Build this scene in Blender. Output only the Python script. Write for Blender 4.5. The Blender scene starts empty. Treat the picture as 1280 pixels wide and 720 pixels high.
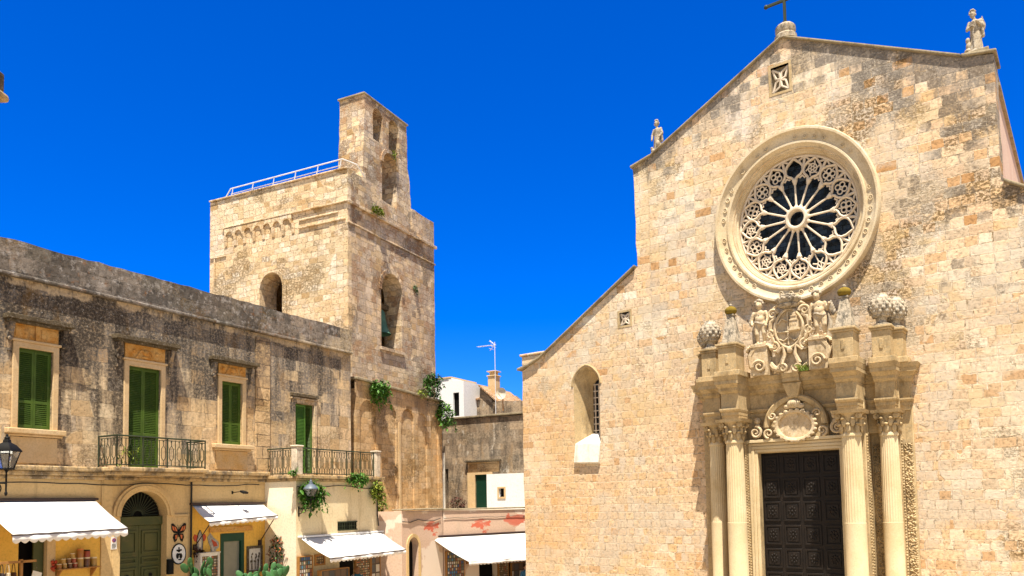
import bpy, bmesh, math, random
from math import pi, sin, cos, radians, atan2, sqrt
from mathutils import Vector, Matrix
from mathutils.geometry import tessellate_polygon
random.seed(7)
scene = bpy.context.scene
COL = scene.collection

# ------------------------------------------------------------------ camera
cam_d = bpy.data.cameras.new("camera")
cam = bpy.data.objects.new("camera", cam_d)
COL.objects.link(cam)
scene.camera = cam
R_ = (0.99983643, 0.00114182, -0.01805005)
D_ = (-0.01808613, 0.06312223, -0.99784191)
F_ = (0.0, 0.99800515, 0.06313256)
cam.matrix_world = Matrix(((R_[0], -D_[0], -F_[0], 0), (R_[1], -D_[1], -F_[1], 0),
                           (R_[2], -D_[2], -F_[2], 3.4), (0, 0, 0, 1)))
cam_d.sensor_fit = 'HORIZONTAL'
cam_d.sensor_width = 36
cam_d.lens = 975.3 / 1280 * 36
cam_d.shift_y = (563.94 - 360) / 1280
cam_d.clip_end = 3000
scene.render.resolution_x, scene.render.resolution_y = 1024, 576

# ------------------------------------------------------------------ sky + sun
SUN_H = Vector((0.0, -0.30, 0)); SUN_EL = radians(70)
SUN = Vector((SUN_H.normalized().x * cos(SUN_EL), SUN_H.normalized().y * cos(SUN_EL), sin(SUN_EL)))
world = bpy.data.worlds.new("World")
scene.world = world
world.use_nodes = True
wt = world.node_tree
wt.nodes.clear()
wo = wt.nodes.new('ShaderNodeOutputWorld')
bg = wt.nodes.new('ShaderNodeBackground')
sky = wt.nodes.new('ShaderNodeTexSky')
sky.sky_type = 'NISHITA'
sky.sun_disc = False
sky.sun_elevation = SUN_EL
sky.sun_rotation = atan2(SUN.x, SUN.y)
sky.air_density = 1.0
sky.dust_density = 0.0
sky.ozone_density = 6.0
sky.altitude = 600
hs = wt.nodes.new('ShaderNodeHueSaturation')
hs.inputs['Saturation'].default_value = 1.45
hs.inputs['Hue'].default_value = 0.5
wt.links.new(sky.outputs[0], hs.inputs['Color'])
tint = wt.nodes.new('ShaderNodeMixRGB'); tint.blend_type = 'MULTIPLY'; tint.inputs[0].default_value = 1
tint.inputs[2].default_value = (.5, .90, 1.63, 1)          # deep polarised blue away from the sun
tcw = wt.nodes.new('ShaderNodeTexCoord'); dotn = wt.nodes.new('ShaderNodeVectorMath'); dotn.operation = 'DOT_PRODUCT'
dotn.inputs[1].default_value = (.15, .985, 0.0)
wt.links.new(tcw.outputs['Generated'], dotn.inputs[0])
mrw = wt.nodes.new('ShaderNodeMapRange'); mrw.clamp = True
for k_, v_ in enumerate((-.1, .62, 0.0, 1.0)): mrw.inputs[1 + k_].default_value = v_
wt.links.new(dotn.outputs['Value'], mrw.inputs[0]); wt.links.new(mrw.outputs[0], tint.inputs[0])
satr = wt.nodes.new('ShaderNodeMapRange'); satr.clamp = True
for k_, v_ in enumerate((-.1, .62, 0.75, 1.45)): satr.inputs[1 + k_].default_value = v_
wt.links.new(dotn.outputs['Value'], satr.inputs[0]); wt.links.new(satr.outputs[0], hs.inputs['Saturation'])
wt.links.new(hs.outputs[0], tint.inputs[1])
wt.links.new(tint.outputs[0], bg.inputs[0])
bg.inputs[1].default_value = 0.06
wt.links.new(bg.outputs[0], wo.inputs[0])
sun_d = bpy.data.lights.new("sun", 'SUN')
sun_d.energy = 5.0
sun_d.angle = radians(0.53)
sun_d.color = (1.0, 0.91, 0.77)
sun_o = bpy.data.objects.new("sun", sun_d)
COL.objects.link(sun_o)
sun_o.rotation_euler = (-SUN).to_track_quat('-Z', 'Y').to_euler()
sun_o.location = (0, -20, 40)
scene.view_settings.view_transform = 'Standard'
scene.view_settings.look = 'None'
scene.view_settings.exposure = 1.16
scene.view_settings.gamma = 1.0
scene.view_settings.use_curve_mapping = False
try:
    scene.cycles.max_bounces = 8
    scene.cycles.diffuse_bounces = 4
    scene.cycles.caustics_reflective = False
    scene.cycles.caustics_refractive = False
except Exception:
    pass

# ------------------------------------------------------------------ mesh helpers
class MB:
    def __init__(s):
        s.v = []; s.f = []
    def add(s, vs, fs):
        o = len(s.v)
        s.v += [tuple(p) for p in vs]
        s.f += [tuple(i + o for i in f) for f in fs]
        return s
    def box(s, x0, x1, y0, y1, z0, z1):
        if x0 > x1: x0, x1 = x1, x0
        if y0 > y1: y0, y1 = y1, y0
        if z0 > z1: z0, z1 = z1, z0
        vs = [(x0, y0, z0), (x1, y0, z0), (x1, y1, z0), (x0, y1, z0), (x0, y0, z1), (x1, y0, z1), (x1, y1, z1), (x0, y1, z1)]
        return s.add(vs, [(0, 3, 2, 1), (4, 5, 6, 7), (0, 1, 5, 4), (1, 2, 6, 5), (2, 3, 7, 6), (3, 0, 4, 7)])
    def hexa(s, p):
        return s.add(p, [(0, 3, 2, 1), (4, 5, 6, 7), (0, 1, 5, 4), (1, 2, 6, 5), (2, 3, 7, 6), (3, 0, 4, 7)])
    def poly(s, pts, y0, y1, holes=()):
        """outline in (x, z) extruded from y0 (front) to y1 (back)"""
        loops = [pts] + list(holes)
        tris = tessellate_polygon([[Vector((a, b, 0)) for a, b in l] for l in loops])
        flat = [p for l in loops for p in l]
        n = len(flat)
        vs = [(a, y0, b) for a, b in flat] + [(a, y1, b) for a, b in flat]
        fs = []
        for t in tris:
            a, b, c = [flat[i] for i in t]
            cr = (b[0] - a[0]) * (c[1] - a[1]) - (b[1] - a[1]) * (c[0] - a[0])
            t = tuple(t) if cr > 0 else tuple(reversed(t))
            fs.append(t)
            fs.append(tuple(i + n for i in reversed(t)))
        o = 0
        for k, l in enumerate(loops):
            m = len(l)
            area = sum(l[i][0] * l[(i + 1) % m][1] - l[(i + 1) % m][0] * l[i][1] for i in range(m))
            ccw = area > 0
            if k > 0: ccw = not ccw
            for i in range(m):
                j = (i + 1) % m
                q = (o + i, o + i + n, o + j + n, o + j)
                fs.append(q if not ccw else tuple(reversed(q)))
            o += m
        return s.add(vs, fs)
    def lathe(s, prof, c=(0, 0, 0), axis='z', n=24, a0=0.0, a1=2 * pi, sx=1.0, sy=1.0):
        full = abs(a1 - a0 - 2 * pi) < 1e-6
        m = n if full else n + 1
        vs = []; fs = []
        for i in range(m):
            a = a0 + (a1 - a0) * i / n
            for r, h in prof:
                p, q = r * cos(a) * sx, r * sin(a) * sy
                if axis == 'z': vs.append((c[0] + p, c[1] + q, c[2] + h))
                elif axis == 'y': vs.append((c[0] + p, c[1] + h, c[2] + q))
                else: vs.append((c[0] + h, c[1] + p, c[2] + q))
        k = len(prof)
        for i in range(n):
            j = (i + 1) % m
            for t in range(k - 1):
                fs.append((i * k + t, j * k + t, j * k + t + 1, i * k + t + 1))
        return s.add(vs, fs)
    def tube(s, pts, r, n=6, closed=False, r1=None, flat=1.0):
        pts = [Vector(p) for p in pts]
        m = len(pts)
        vs = []; fs = []
        up = None
        for i, p in enumerate(pts):
            if closed: d = pts[(i + 1) % m] - pts[i - 1]
            else: d = pts[min(i + 1, m - 1)] - pts[max(i - 1, 0)]
            d = d.normalized() if d.length > 1e-9 else Vector((0, 0, 1))
            if up is None:
                up = Vector((0, 1, 0)) if abs(d.y) < .9 else Vector((1, 0, 0))
            a = d.cross(up)
            if a.length < 1e-6: a = d.orthogonal()
            a.normalize(); b = a.cross(d).normalized(); up = b
            if isinstance(r, (list, tuple)): rr = r[i]
            else: rr = r if r1 is None else r + (r1 - r) * i / max(1, m - 1)
            for k in range(n):
                t = 2 * pi * (k + .5) / n
                vs.append(p + a * (rr * cos(t)) + b * (rr * flat * sin(t)))
        for i in range(m if closed else m - 1):
            j = (i + 1) % m
            for k in range(n):
                l = (k + 1) % n
                fs.append((i * n + k, i * n + l, j * n + l, j * n + k))
        if not closed:
            fs.append(tuple(reversed(range(n))))
            fs.append(tuple((m - 1) * n + k for k in range(n)))
        return s.add(vs, fs)
    def ball(s, c, r, n=10, m=7, rot=None):
        if not isinstance(r, (list, tuple)): r = (r, r, r)
        vs = []; fs = []
        for j in range(1, m):
            t = pi * j / m
            for i in range(n):
                a = 2 * pi * i / n
                vs.append(Vector((r[0] * sin(t) * cos(a), r[1] * sin(t) * sin(a), r[2] * cos(t))))
        top = len(vs); vs.append(Vector((0, 0, r[2]))); vs.append(Vector((0, 0, -r[2])))
        for j in range(m - 2):
            for i in range(n):
                k = (i + 1) % n
                fs.append((j * n + i, (j + 1) * n + i, (j + 1) * n + k, j * n + k))
        for i in range(n):
            k = (i + 1) % n
            fs.append((top, i, k)); fs.append((top + 1, (m - 2) * n + k, (m - 2) * n + i))
        if rot is not None: vs = [rot @ v for v in vs]
        C = Vector(c)
        return s.add([v + C for v in vs], fs)
    def limb(s, p0, p1, r0, r1, n=8):
        s.tube([p0, p1], r0, n, r1=r1); s.ball(p0, r0, n, 6); s.ball(p1, r1, n, 6); return s
    def map(s, fn):
        s.v = [tuple(fn(*p)) for p in s.v]; return s
    def merge(s, o):
        return s.add(o.v, o.f)
    def mesh(s, name, mat, smooth=True, fix=True):
        me = bpy.data.meshes.new(name)
        me.from_pydata(s.v, [], s.f)
        if fix:
            bm = bmesh.new(); bm.from_mesh(me)
            bmesh.ops.recalc_face_normals(bm, faces=bm.faces)
            bm.to_mesh(me); bm.free()
        if smooth:
            me.polygons.foreach_set('use_smooth', [True] * len(me.polygons))
            me.set_sharp_from_angle(angle=radians(38))
        for m in (mat if isinstance(mat, (list, tuple)) else [mat]):
            me.materials.append(m)
        me.update()
        return me
    def build(s, name, mat, parent=None, smooth=True, bevel=0, fix=True, loc=None, rotz=None):
        me = s.mesh(name, mat, smooth, fix)
        o = bpy.data.objects.new(name, me)
        COL.objects.link(o)
        if parent is not None: o.parent = parent
        if loc is not None: o.location = loc
        if rotz is not None: o.rotation_euler = (0, 0, rotz)
        if bevel:
            b = o.modifiers.new('bevel', 'BEVEL'); b.width = bevel; b.segments = 2
            b.limit_method = 'ANGLE'; b.angle_limit = radians(40)
        return o

def box(x0, x1, y0, y1, z0, z1): return MB().box(x0, x1, y0, y1, z0, z1)
def tag(o, label, cat, group=None, kind=None):
    if label: o['label'] = label
    if cat: o['category'] = cat
    if group: o['group'] = group
    if kind: o['kind'] = kind
    return o
def thing(name, label, cat, loc=(0, 0, 0), rotz=0.0, group=None):
    o = bpy.data.objects.new(name, None); COL.objects.link(o)
    o.empty_display_size = .3
    o.location = loc; o.rotation_euler = (0, 0, rotz)
    return tag(o, label, cat, group)
def dup(root, loc=None, rotz=None, label=None):
    r = root.copy(); COL.objects.link(r)
    if loc is not None: r.location = loc
    if rotz is not None: r.rotation_euler = (0, 0, rotz)
    if label: r['label'] = label
    for ch in list(root.children):
        c = ch.copy(); COL.objects.link(c); c.parent = r
        for g in list(ch.children):
            d = g.copy(); COL.objects.link(d); d.parent = c
    return r
def sculpt(o, voxel, smooth_it=4):
    """fuse the overlapping pieces of a carved figure into one skin"""
    m = o.modifiers.new('fuse', 'REMESH'); m.mode = 'VOXEL'; m.voxel_size = voxel; m.use_smooth_shade = True
    k = o.modifiers.new('soften', 'SMOOTH'); k.iterations = smooth_it; k.factor = .5
    dg = bpy.context.evaluated_depsgraph_get()
    me = bpy.data.meshes.new_from_object(o.evaluated_get(dg))
    o.modifiers.clear(); o.data = me
    return o
def arch(x0, x1, z0, zs, n=14, rise=None, pointed=0.0):
    """arched opening outline, counter-clockwise, springing at zs"""
    xc = (x0 + x1) / 2; r = (x1 - x0) / 2; rise = rise or r
    p = [(x0, z0), (x1, z0)]
    for i in range(n + 1):
        a = pi * i / n
        e = 1 + pointed * sin(a) ** 6
        p.append((xc + r * cos(a), zs + rise * sin(a) * e))
    return p
def rect(x0, x1, z0, z1): return [(x0, z0), (x1, z0), (x1, z1), (x0, z1)]
def wobble_line(p0, p1, n, amp):
    out = []
    for i in range(n):
        t = i / n
        out.append((p0[0] + (p1[0] - p0[0]) * t + (random.uniform(-amp, amp) if i else 0),
                    p0[1] + (p1[1] - p0[1]) * t + (random.uniform(-amp, amp) if i else 0)))
    return out
def spiral(cx, cz, y, r0, r1, turns, a0, sgn=1, n=26):
    return [(cx + (r0 + (r1 - r0) * i / n) * cos(a0 + sgn * turns * 2 * pi * i / n), y,
             cz + (r0 + (r1 - r0) * i / n) * sin(a0 + sgn * turns * 2 * pi * i / n)) for i in range(n + 1)]

# ------------------------------------------------------------------ materials
class NT:
    def __init__(s, name):
        s.m = bpy.data.materials.new(name); s.m.use_nodes = True
        s.t = s.m.node_tree; s.t.nodes.clear()
        s.out = s.t.nodes.new('ShaderNodeOutputMaterial')
        s.b = s.t.nodes.new('ShaderNodeBsdfPrincipled')
        s.l(s.b.outputs[0], s.out.inputs[0])
        s._tc = None
    def n(s, ty, **kw):
        x = s.t.nodes.new('ShaderNode' + ty)
        for k, v in kw.items():
            if hasattr(x, k): setattr(x, k, v)
            else: x.inputs[k].default_value = v
        return x
    def l(s, a, b): s.t.links.new(a, b)
    def obj(s):
        if s._tc is None: s._tc = s.n('TexCoord').outputs['Object']
        return s._tc
    def math(s, op, a, b=None, c=None, clamp=False):
        x = s.n('Math', operation=op); x.use_clamp = clamp
        for i, q in enumerate((a, b, c)):
            if q is None: continue
            if isinstance(q, (int, float)): x.inputs[i].default_value = q
            else: s.l(q, x.inputs[i])
        return x.outputs[0]
    def mix(s, f, a, b, bt='MIX'):
        x = s.n('MixRGB', blend_type=bt)
        for i, q in ((0, f), (1, a), (2, b)):
            if isinstance(q, (int, float)): x.inputs[i].default_value = q
            elif isinstance(q, (tuple, list)): x.inputs[i].default_value = (*q[:3], 1)
            else: s.l(q, x.inputs[i])
        return x.outputs[0]
    def noise(s, scale, detail=4, rough=.6, vec=None, sc=None, off=None, dist=0):
        x = s.n('TexNoise', Scale=scale, Detail=detail, Roughness=rough, Distortion=dist)
        v = vec if vec is not None else s.obj()
        if sc or off:
            mp = s.n('Mapping'); s.l(v, mp.inputs[0])
            if sc: mp.inputs['Scale'].default_value = sc
            if off: mp.inputs['Location'].default_value = off
            v = mp.outputs[0]
        s.l(v, x.inputs['Vector'])
        return x
    def ramp(s, fac, stops, interp='LINEAR'):
        x = s.n('ValToRGB'); x.color_ramp.interpolation = interp
        e = x.color_ramp.elements
        while len(e) > 1: e.remove(e[-1])
        e[0].position = stops[0][0]; e[0].color = (*stops[0][1], 1)
        for p, c in stops[1:]:
            k = e.new(p); k.color = (*c, 1)
        s.l(fac, x.inputs[0]); return x.outputs[0]
    def rng(s, v, a, b, lo=0.0, hi=1.0):
        x = s.n('MapRange'); x.clamp = True
        s.l(v, x.inputs[0])
        for i, q in enumerate((a, b, lo, hi)): x.inputs[1 + i].default_value = q
        return x.outputs[0]
    def col(s, c):
        if isinstance(c, (tuple, list)): s.b.inputs['Base Color'].default_value = (*c[:3], 1)
        else: s.l(c, s.b.inputs['Base Color'])
    def bump(s, h, strength=.5, dist=.02):
        x = s.n('Bump', Strength=strength, Distance=dist); s.l(h, x.inputs['Height']); s.l(x.outputs[0], s.b.inputs['Normal'])
    def fin(s, rough=.9, spec=.15, metal=0.0):
        s.b.inputs['Roughness'].default_value = rough
        s.b.inputs['Specular IOR Level'].default_value = spec
        s.b.inputs['Metallic'].default_value = metal
        return s.m

def masonry(name, bw, bh, pal, mortar, ms=.012, warp=.05, big=None, pits=.5, pitcol=(.17, .11, .045), grime=(), bump=.8, speck=.35, mort_amt=.8, zones=None, seed=0):
    t = NT(name)
    sp = t.n('SeparateXYZ'); t.l(t.obj(), sp.inputs[0])
    h = t.math('ADD', sp.outputs[0], sp.outputs[1])
    cb = t.n('CombineXYZ'); t.l(h, cb.inputs[0]); t.l(sp.outputs[2], cb.inputs[1])
    wn = t.noise(.9, 3, .6, off=(seed, seed * 2, 0))
    ws = t.n('VectorMath', operation='SUBTRACT'); t.l(wn.outputs['Color'], ws.inputs[0]); ws.inputs[1].default_value = (.5, .5, .5)
    wm = t.n('VectorMath', operation='SCALE'); t.l(ws.outputs[0], wm.inputs[0]); wm.inputs['Scale'].default_value = warp * 2
    wa = t.n('VectorMath', operation='ADD'); t.l(cb.outputs[0], wa.inputs[0]); t.l(wm.outputs[0], wa.inputs[1])
    wn2 = t.noise(7, 2, .5)
    ws2 = t.n('VectorMath', operation='SUBTRACT'); t.l(wn2.outputs['Color'], ws2.inputs[0]); ws2.inputs[1].default_value = (.5, .5, .5)
    wm2 = t.n('VectorMath', operation='SCALE'); t.l(ws2.outputs[0], wm2.inputs[0]); wm2.inputs['Scale'].default_value = .07
    wb = t.n('VectorMath', operation='ADD'); t.l(wa.outputs[0], wb.inputs[0]); t.l(wm2.outputs[0], wb.inputs[1])
    vec = wb.outputs[0]
    def brick(w, hh, off, sq, sqf):
        b = t.n('TexBrick', offset=off, offset_frequency=2, squash=sq, squash_frequency=sqf)
        t.l(vec, b.inputs['Vector'])
        b.inputs['Color1'].default_value = (0, 0, 0, 1); b.inputs['Color2'].default_value = (1, 1, 1, 1)
        b.inputs['Mortar'].default_value = (.5, .5, .5, 1)
        b.inputs['Scale'].default_value = 1; b.inputs['Mortar Size'].default_value = ms
        b.inputs['Mortar Smooth'].default_value = .35; b.inputs['Bias'].default_value = 0
        b.inputs['Brick Width'].default_value = w; b.inputs['Row Height'].default_value = hh
        return b
    b1 = brick(bw, bh, .42, .72, 3)
    val, mor = b1.outputs['Color'], b1.outputs['Fac']
    if zones == 'church':                                    # runs of shorter stones within the same courses
        b3 = brick(bw * .62, bh, .31, .8, 4)
        m3 = t.rng(t.noise(1.3, 1, .5, sc=(1, 1, .6), off=(6, 2, 6)).outputs[0], .52, .53)
        val = t.mix(m3, val, b3.outputs['Color']); mor = t.mix(m3, mor, b3.outputs['Fac'])
    if big:
        b2 = brick(big[0], big[1], .37, .6, 2)
        zn = t.noise(.28, 2, .5, off=(3 + seed, 0, 7))
        m = t.rng(zn.outputs[0], .5, .515)
        if zones == 'church':                                # small regular courses low down, larger rougher blocks above
            m = t.rng(t.math('ADD', zn.outputs[0], t.rng(sp.outputs[2], 5.5, 10.5, -.2, .16)), .5, .515)
        val = t.mix(m, val, b2.outputs['Color']); mor = t.mix(m, mor, b2.outputs['Fac'])
    c = t.ramp(val, pal)
    if zones == 'church':                                    # pinker, slightly darker stone in the lower courses
        low = t.rng(sp.outputs[2], 10.5, 6.5)
        c = t.mix(t.math('ADD', t.math('MULTIPLY', low, .30), .10), c, (.65, .53, .385))
        c = t.mix(low, c, t.mix(1.0, c, (.97, .92, .85), 'MULTIPLY'))
    # slow tone drift + grain
    dr = t.noise(.35, 3, .55, off=(11 + seed, 3, 1))
    c = t.mix(t.rng(dr.outputs[0], .35, .65, 0, .8), c, t.mix(1.0, c, (1.08, .96, .82), 'MULTIPLY'))
    gr = t.noise(9, 8, .7)
    c = t.mix(1.0, c, t.ramp(gr.outputs[0], [(.25, (1 - speck * 1.3,) * 3), (.5, (1, 1, 1)), (.75, (1 + speck * .45,) * 3)]), 'MULTIPLY')
    # some stones deeply pitted
    sel = t.rng(t.math('FRACT', t.math('MULTIPLY', val, 7.31)), .62, .7)
    pz = t.noise(.42, 2, .5, off=(31 + seed, 5, 9))
    pzv = t.math('ADD', t.math('ADD', pz.outputs[0], t.rng(sp.outputs[0], 11, 14.5, -.07, .03)), t.rng(sp.outputs[2], 6, 11, -.09, .02)) if zones == 'church' else pz.outputs[0]
    sel = t.rng(t.math('ADD', pzv, t.math('MULTIPLY', t.math('SUBTRACT', val, .5), .10)), .545, .60)
    pn = t.noise(10, 3, .75, off=(1, 2, 3), sc=(1, 1, 1.25))
    pit = t.math('MULTIPLY', t.rng(pn.outputs[0], .47, .55), sel)
    pit2 = t.rng(t.noise(11, 4, .7, off=(8, 1, 0), sc=(.8, .8, 1.3)).outputs[0], .60, .68, 0, .75)
    crev = t.math('MULTIPLY', t.rng(mor, .0, .5), t.rng(t.noise(6, 4, .7, off=(3, 3, 8)).outputs[0], .55, .62, 0, .85))
    pit = t.math('MAXIMUM', t.math('MAXIMUM', pit, pit2), crev)
    mv = t.noise(2.2, 5, .7, off=(12, 2, 5))                # joints come and go, edges chipped
    ch = t.rng(t.noise(26, 4, .7, off=(2, 7, 7)).outputs[0], .42, .6)
    mor = t.math('MULTIPLY', mor, t.math('ADD', .55, t.math('MULTIPLY', ch, .45)))
    c = t.mix(t.math('MULTIPLY', t.math('MULTIPLY', mor, t.rng(mv.outputs[0], .36, .56, .35, 1)), mort_amt), c, mortar)
    c = t.mix(t.math('MULTIPLY', pit, pits), c, pitcol)
    gritty = t.rng(t.noise(12, 6, .75, off=(6, 6, 1)).outputs[0], .36, .56, .25, 1)
    for g in grime:
        gn = t.noise(g.get('s', 1.0), g.get('det', 7), g.get('r', .68), sc=g.get('sc', (1, 1, .3)), off=g.get('off', (0, 0, 0)), dist=g.get('dist', 0))
        f = gn.outputs[0]
        if 'z' in g:
            zz = t.rng(sp.outputs[2], g['z'][0], g['z'][1], g.get('zlo', -.25), g.get('zhi', .1))
            f = t.math('ADD', f, zz)
        if 'x' in g:
            f = t.math('ADD', f, t.rng(sp.outputs[0], g['x'][0], g['x'][1], g.get('xlo', -.25), g.get('xhi', .1)))
        if 'gable' in g:                                     # run-off under the raking coping
            hx = t.math('ABSOLUTE', t.math('SUBTRACT', sp.outputs[0], 11.1))
            hh = t.math('ADD', sp.outputs[2], t.math('MULTIPLY', hx, .47))
            f = t.math('ADD', f, t.rng(hh, 18.85 - g['gable'], 18.75, -.3, .12))
        if g.get('stone'):
            f = t.math('ADD', f, t.math('MULTIPLY', t.math('SUBTRACT', val, .5), g['stone']))
        f = t.math('MULTIPLY', t.rng(f, g['lo'], g['hi'], 0, g.get('amt', 1)), gritty)
        c = t.mix(f, c, g['c'])
    t.col(c)
    hgt = t.math('SUBTRACT', t.math('MULTIPLY', gr.outputs[0], .5), t.math('MULTIPLY', mor, .55))
    hgt = t.math('SUBTRACT', hgt, t.math('MULTIPLY', pit, .7))
    hgt = t.math('ADD', hgt, t.math('MULTIPLY', val, .35))
    t.bump(hgt, bump, .05)
    return t.fin(.93, .1)

def plain_stone(name, c0, c1, stain=(.2, .14, .08), s=1.2, lo=.55, hi=.72, amt=.6, grain=.3, bump=.5, lichen=None, sc=(1, 1, .5), up=None):
    t = NT(name)
    a = t.noise(s, 6, .65)
    c = t.mix(t.rng(a.outputs[0], .35, .65), c0, c1)
    g = t.noise(22, 6, .7)
    c = t.mix(1.0, c, t.ramp(g.outputs[0], [(.25, (1 - grain * 1.3,) * 3), (.5, (1, 1, 1)), (.8, (1 + grain * .4,) * 3)]), 'MULTIPLY')
    b = t.noise(s * 1.7, 7, .7, sc=sc, off=(5, 3, 2))
    c = t.mix(t.rng(b.outputs[0], lo, hi, 0, amt), c, stain)
    if lichen:
        q = t.noise(13, 5, .7, off=(9, 9, 1))
        c = t.mix(t.rng(q.outputs[0], .54, .6, 0, lichen[1]), c, lichen[0])
    if up:
        ge = t.n('NewGeometry'); se = t.n('SeparateXYZ'); t.l(ge.outputs['Normal'], se.inputs[0])
        q = t.noise(6, 5, .7, off=(2, 9, 4))
        f = t.math('ADD', se.outputs[2], t.math('MULTIPLY', t.math('SUBTRACT', q.outputs[0], .5), 1.6))
        c = t.mix(t.rng(f, .35, .8, 0, up[1]), c, up[0])
    t.col(c)
    t.bump(t.math('ADD', t.math('MULTIPLY', g.outputs[0], .5), t.math('MULTIPLY', a.outputs[0], .5)), bump, .03)
    return t.fin(.9, .12)

def paint(name, c, c2=None, rough=.5, spec=.3, s=3, wear=None, metal=0.0, bump=.1):
    t = NT(name)
    a = t.noise(s, 5, .6)
    k = t.mix(t.rng(a.outputs[0], .35, .65), c, c2 or tuple(x * .8 for x in c))
    if wear:
        w = t.noise(wear[1], 7, .7, off=(4, 4, 4))
        k = t.mix(t.rng(w.outputs[0], .58, .64, 0, wear[2]), k, wear[0])
    t.col(k)
    if bump: t.bump(t.noise(30, 4, .6).outputs[0], bump, .01)
    return t.fin(rough, spec, metal)

def plaster(name, c0, c1, stain=(.25, .17, .1), amt=.6, lo=.55, hi=.7, patches=(), drip=True):
    t = NT(name)
    a = t.noise(.8, 5, .6)
    c = t.mix(t.rng(a.outputs[0], .35, .65), c0, c1)
    b = t.noise(1.3, 7, .7, sc=(2.2, 2.2, .28), off=(1, 5, 2))
    c = t.mix(t.rng(b.outputs[0], lo, hi, 0, amt), c, stain)
    g = t.noise(14, 6, .7)
    c = t.mix(1.0, c, t.ramp(g.outputs[0], [(.3, (.8,) * 3), (.5, (1, 1, 1)), (.8, (1.1,) * 3)]), 'MULTIPLY')
    for p in patches:
        q = t.noise(p.get('s', .8), 5, .55, off=p.get('off', (0, 0, 0)), sc=p.get('sc', (1, 1, 1)))
        f = q.outputs[0]
        if 'z' in p:
            sp = t.n('SeparateXYZ'); t.l(t.obj(), sp.inputs[0])
            zc, zw = p['z']
            dz = t.math('ABSOLUTE', t.math('SUBTRACT', sp.outputs[2], zc))
            f = t.math('SUBTRACT', f, t.rng(dz, 0, zw, 0, .3))
            if 'x' in p: f = t.math('ADD', f, t.rng(sp.outputs[0], p['x'][0], p['x'][1], -.3, .05))
        c = t.mix(t.rng(f, p['lo'], p['lo'] + p.get('w', .02), 0, p.get('amt', 1)), c, p['c'])
    t.col(c)
    t.bump(t.math('ADD', g.outputs[0], a.outputs[0]), .35, .02)
    return t.fin(.92, .1)

def leafmat(name, a, b, trans=.2):
    t = NT(name)
    q = t.noise(5, 4, .7)
    t.col(t.mix(t.rng(q.outputs[0], .38, .62), a, b))
    return t.fin(.55, .3)

STONE_PAL = [(0, (.42, .23, .09)), (.07, (.60, .42, .25)), (.16, (.72, .60, .45)), (.25, (.60, .45, .31)), (.34, (.50, .43, .34)), (.42, (.69, .55, .38)), (.52, (.62, .44, .24)),
             (.60, (.58, .48, .38)), (.68, (.77, .68, .54)), (.76, (.62, .42, .22)), (.82, (.80, .74, .63)), (.88, (.52, .40, .28)), (.94, (.66, .56, .45)), (1, (.78, .69, .55))]
M = {}
M['church'] = masonry('church_masonry', .54, .29, STONE_PAL, (.79, .68, .53), .019, .06, big=(.60, .31), pits=.9, speck=.6, zones='church',
    grime=[dict(c=(.76, .68, .53), s=.30, sc=(1, 1, 1.3), lo=.53, hi=.57, amt=.55, stone=.16, off=(1, 6, 2), det=2),
           dict(c=(.60, .44, .23), s=.34, sc=(1, 1, 1.3), z=(3, 10), zlo=-.08, zhi=.02, lo=.54, hi=.58, amt=.6, stone=.18, off=(8, 3, 5), det=2),
           dict(c=(.52, .46, .38), s=.40, sc=(1, 1, 1.2), lo=.57, hi=.60, amt=.55, stone=.18, off=(4, 9, 1), det=2),
           dict(c=(.62, .36, .15), s=.4, sc=(1, 1, 1), x=(4.5, 2.0), z=(11, 7), xlo=-.22, xhi=.03, zlo=-.2, zhi=.02, lo=.50, hi=.60, amt=.5, stone=.12, off=(9, 3, 2)),
           dict(c=(.72, .66, .60), s=.5, sc=(1, 1, .8), z=(8, 18), zlo=-.2, zhi=.07, lo=.50, hi=.62, amt=.65, off=(4, 0, 2), stone=.08),
           dict(c=(.26, .22, .17), s=1.3, sc=(1, 1, .6), z=(8, 18.5), zlo=-.16, zhi=.04, lo=.54, hi=.64, amt=.75, stone=.22, det=9),
           dict(c=(.14, .115, .09), s=1.8, sc=(1.3, 1.3, .28), gable=3.2, lo=.46, hi=.62, amt=.85, stone=.10, off=(3, 1, 7)),
           dict(c=(.22, .19, .16), s=1.2, sc=(1, 1, .7), gable=5.5, x=(10, 16), xlo=-.12, xhi=.10, lo=.50, hi=.60, amt=.8, stone=.30, off=(6, 1, 2), det=9),
           dict(c=(.18, .14, .10), s=1.0, sc=(1, 1, .9), x=(10, 16), xlo=-.14, xhi=.02, z=(6.5, 10), zlo=-.25, zhi=.0, lo=.565, hi=.63, amt=.85, stone=.22, off=(2, 7, 4)),
           dict(c=(.20, .16, .12), s=1.3, sc=(1.2, 1.2, .5), x=(9, 3), xlo=-.2, xhi=.0, z=(4, 8), zlo=-.1, zhi=0, lo=.63, hi=.68, amt=.5, stone=.12, off=(5, 2, 8))])
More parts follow.
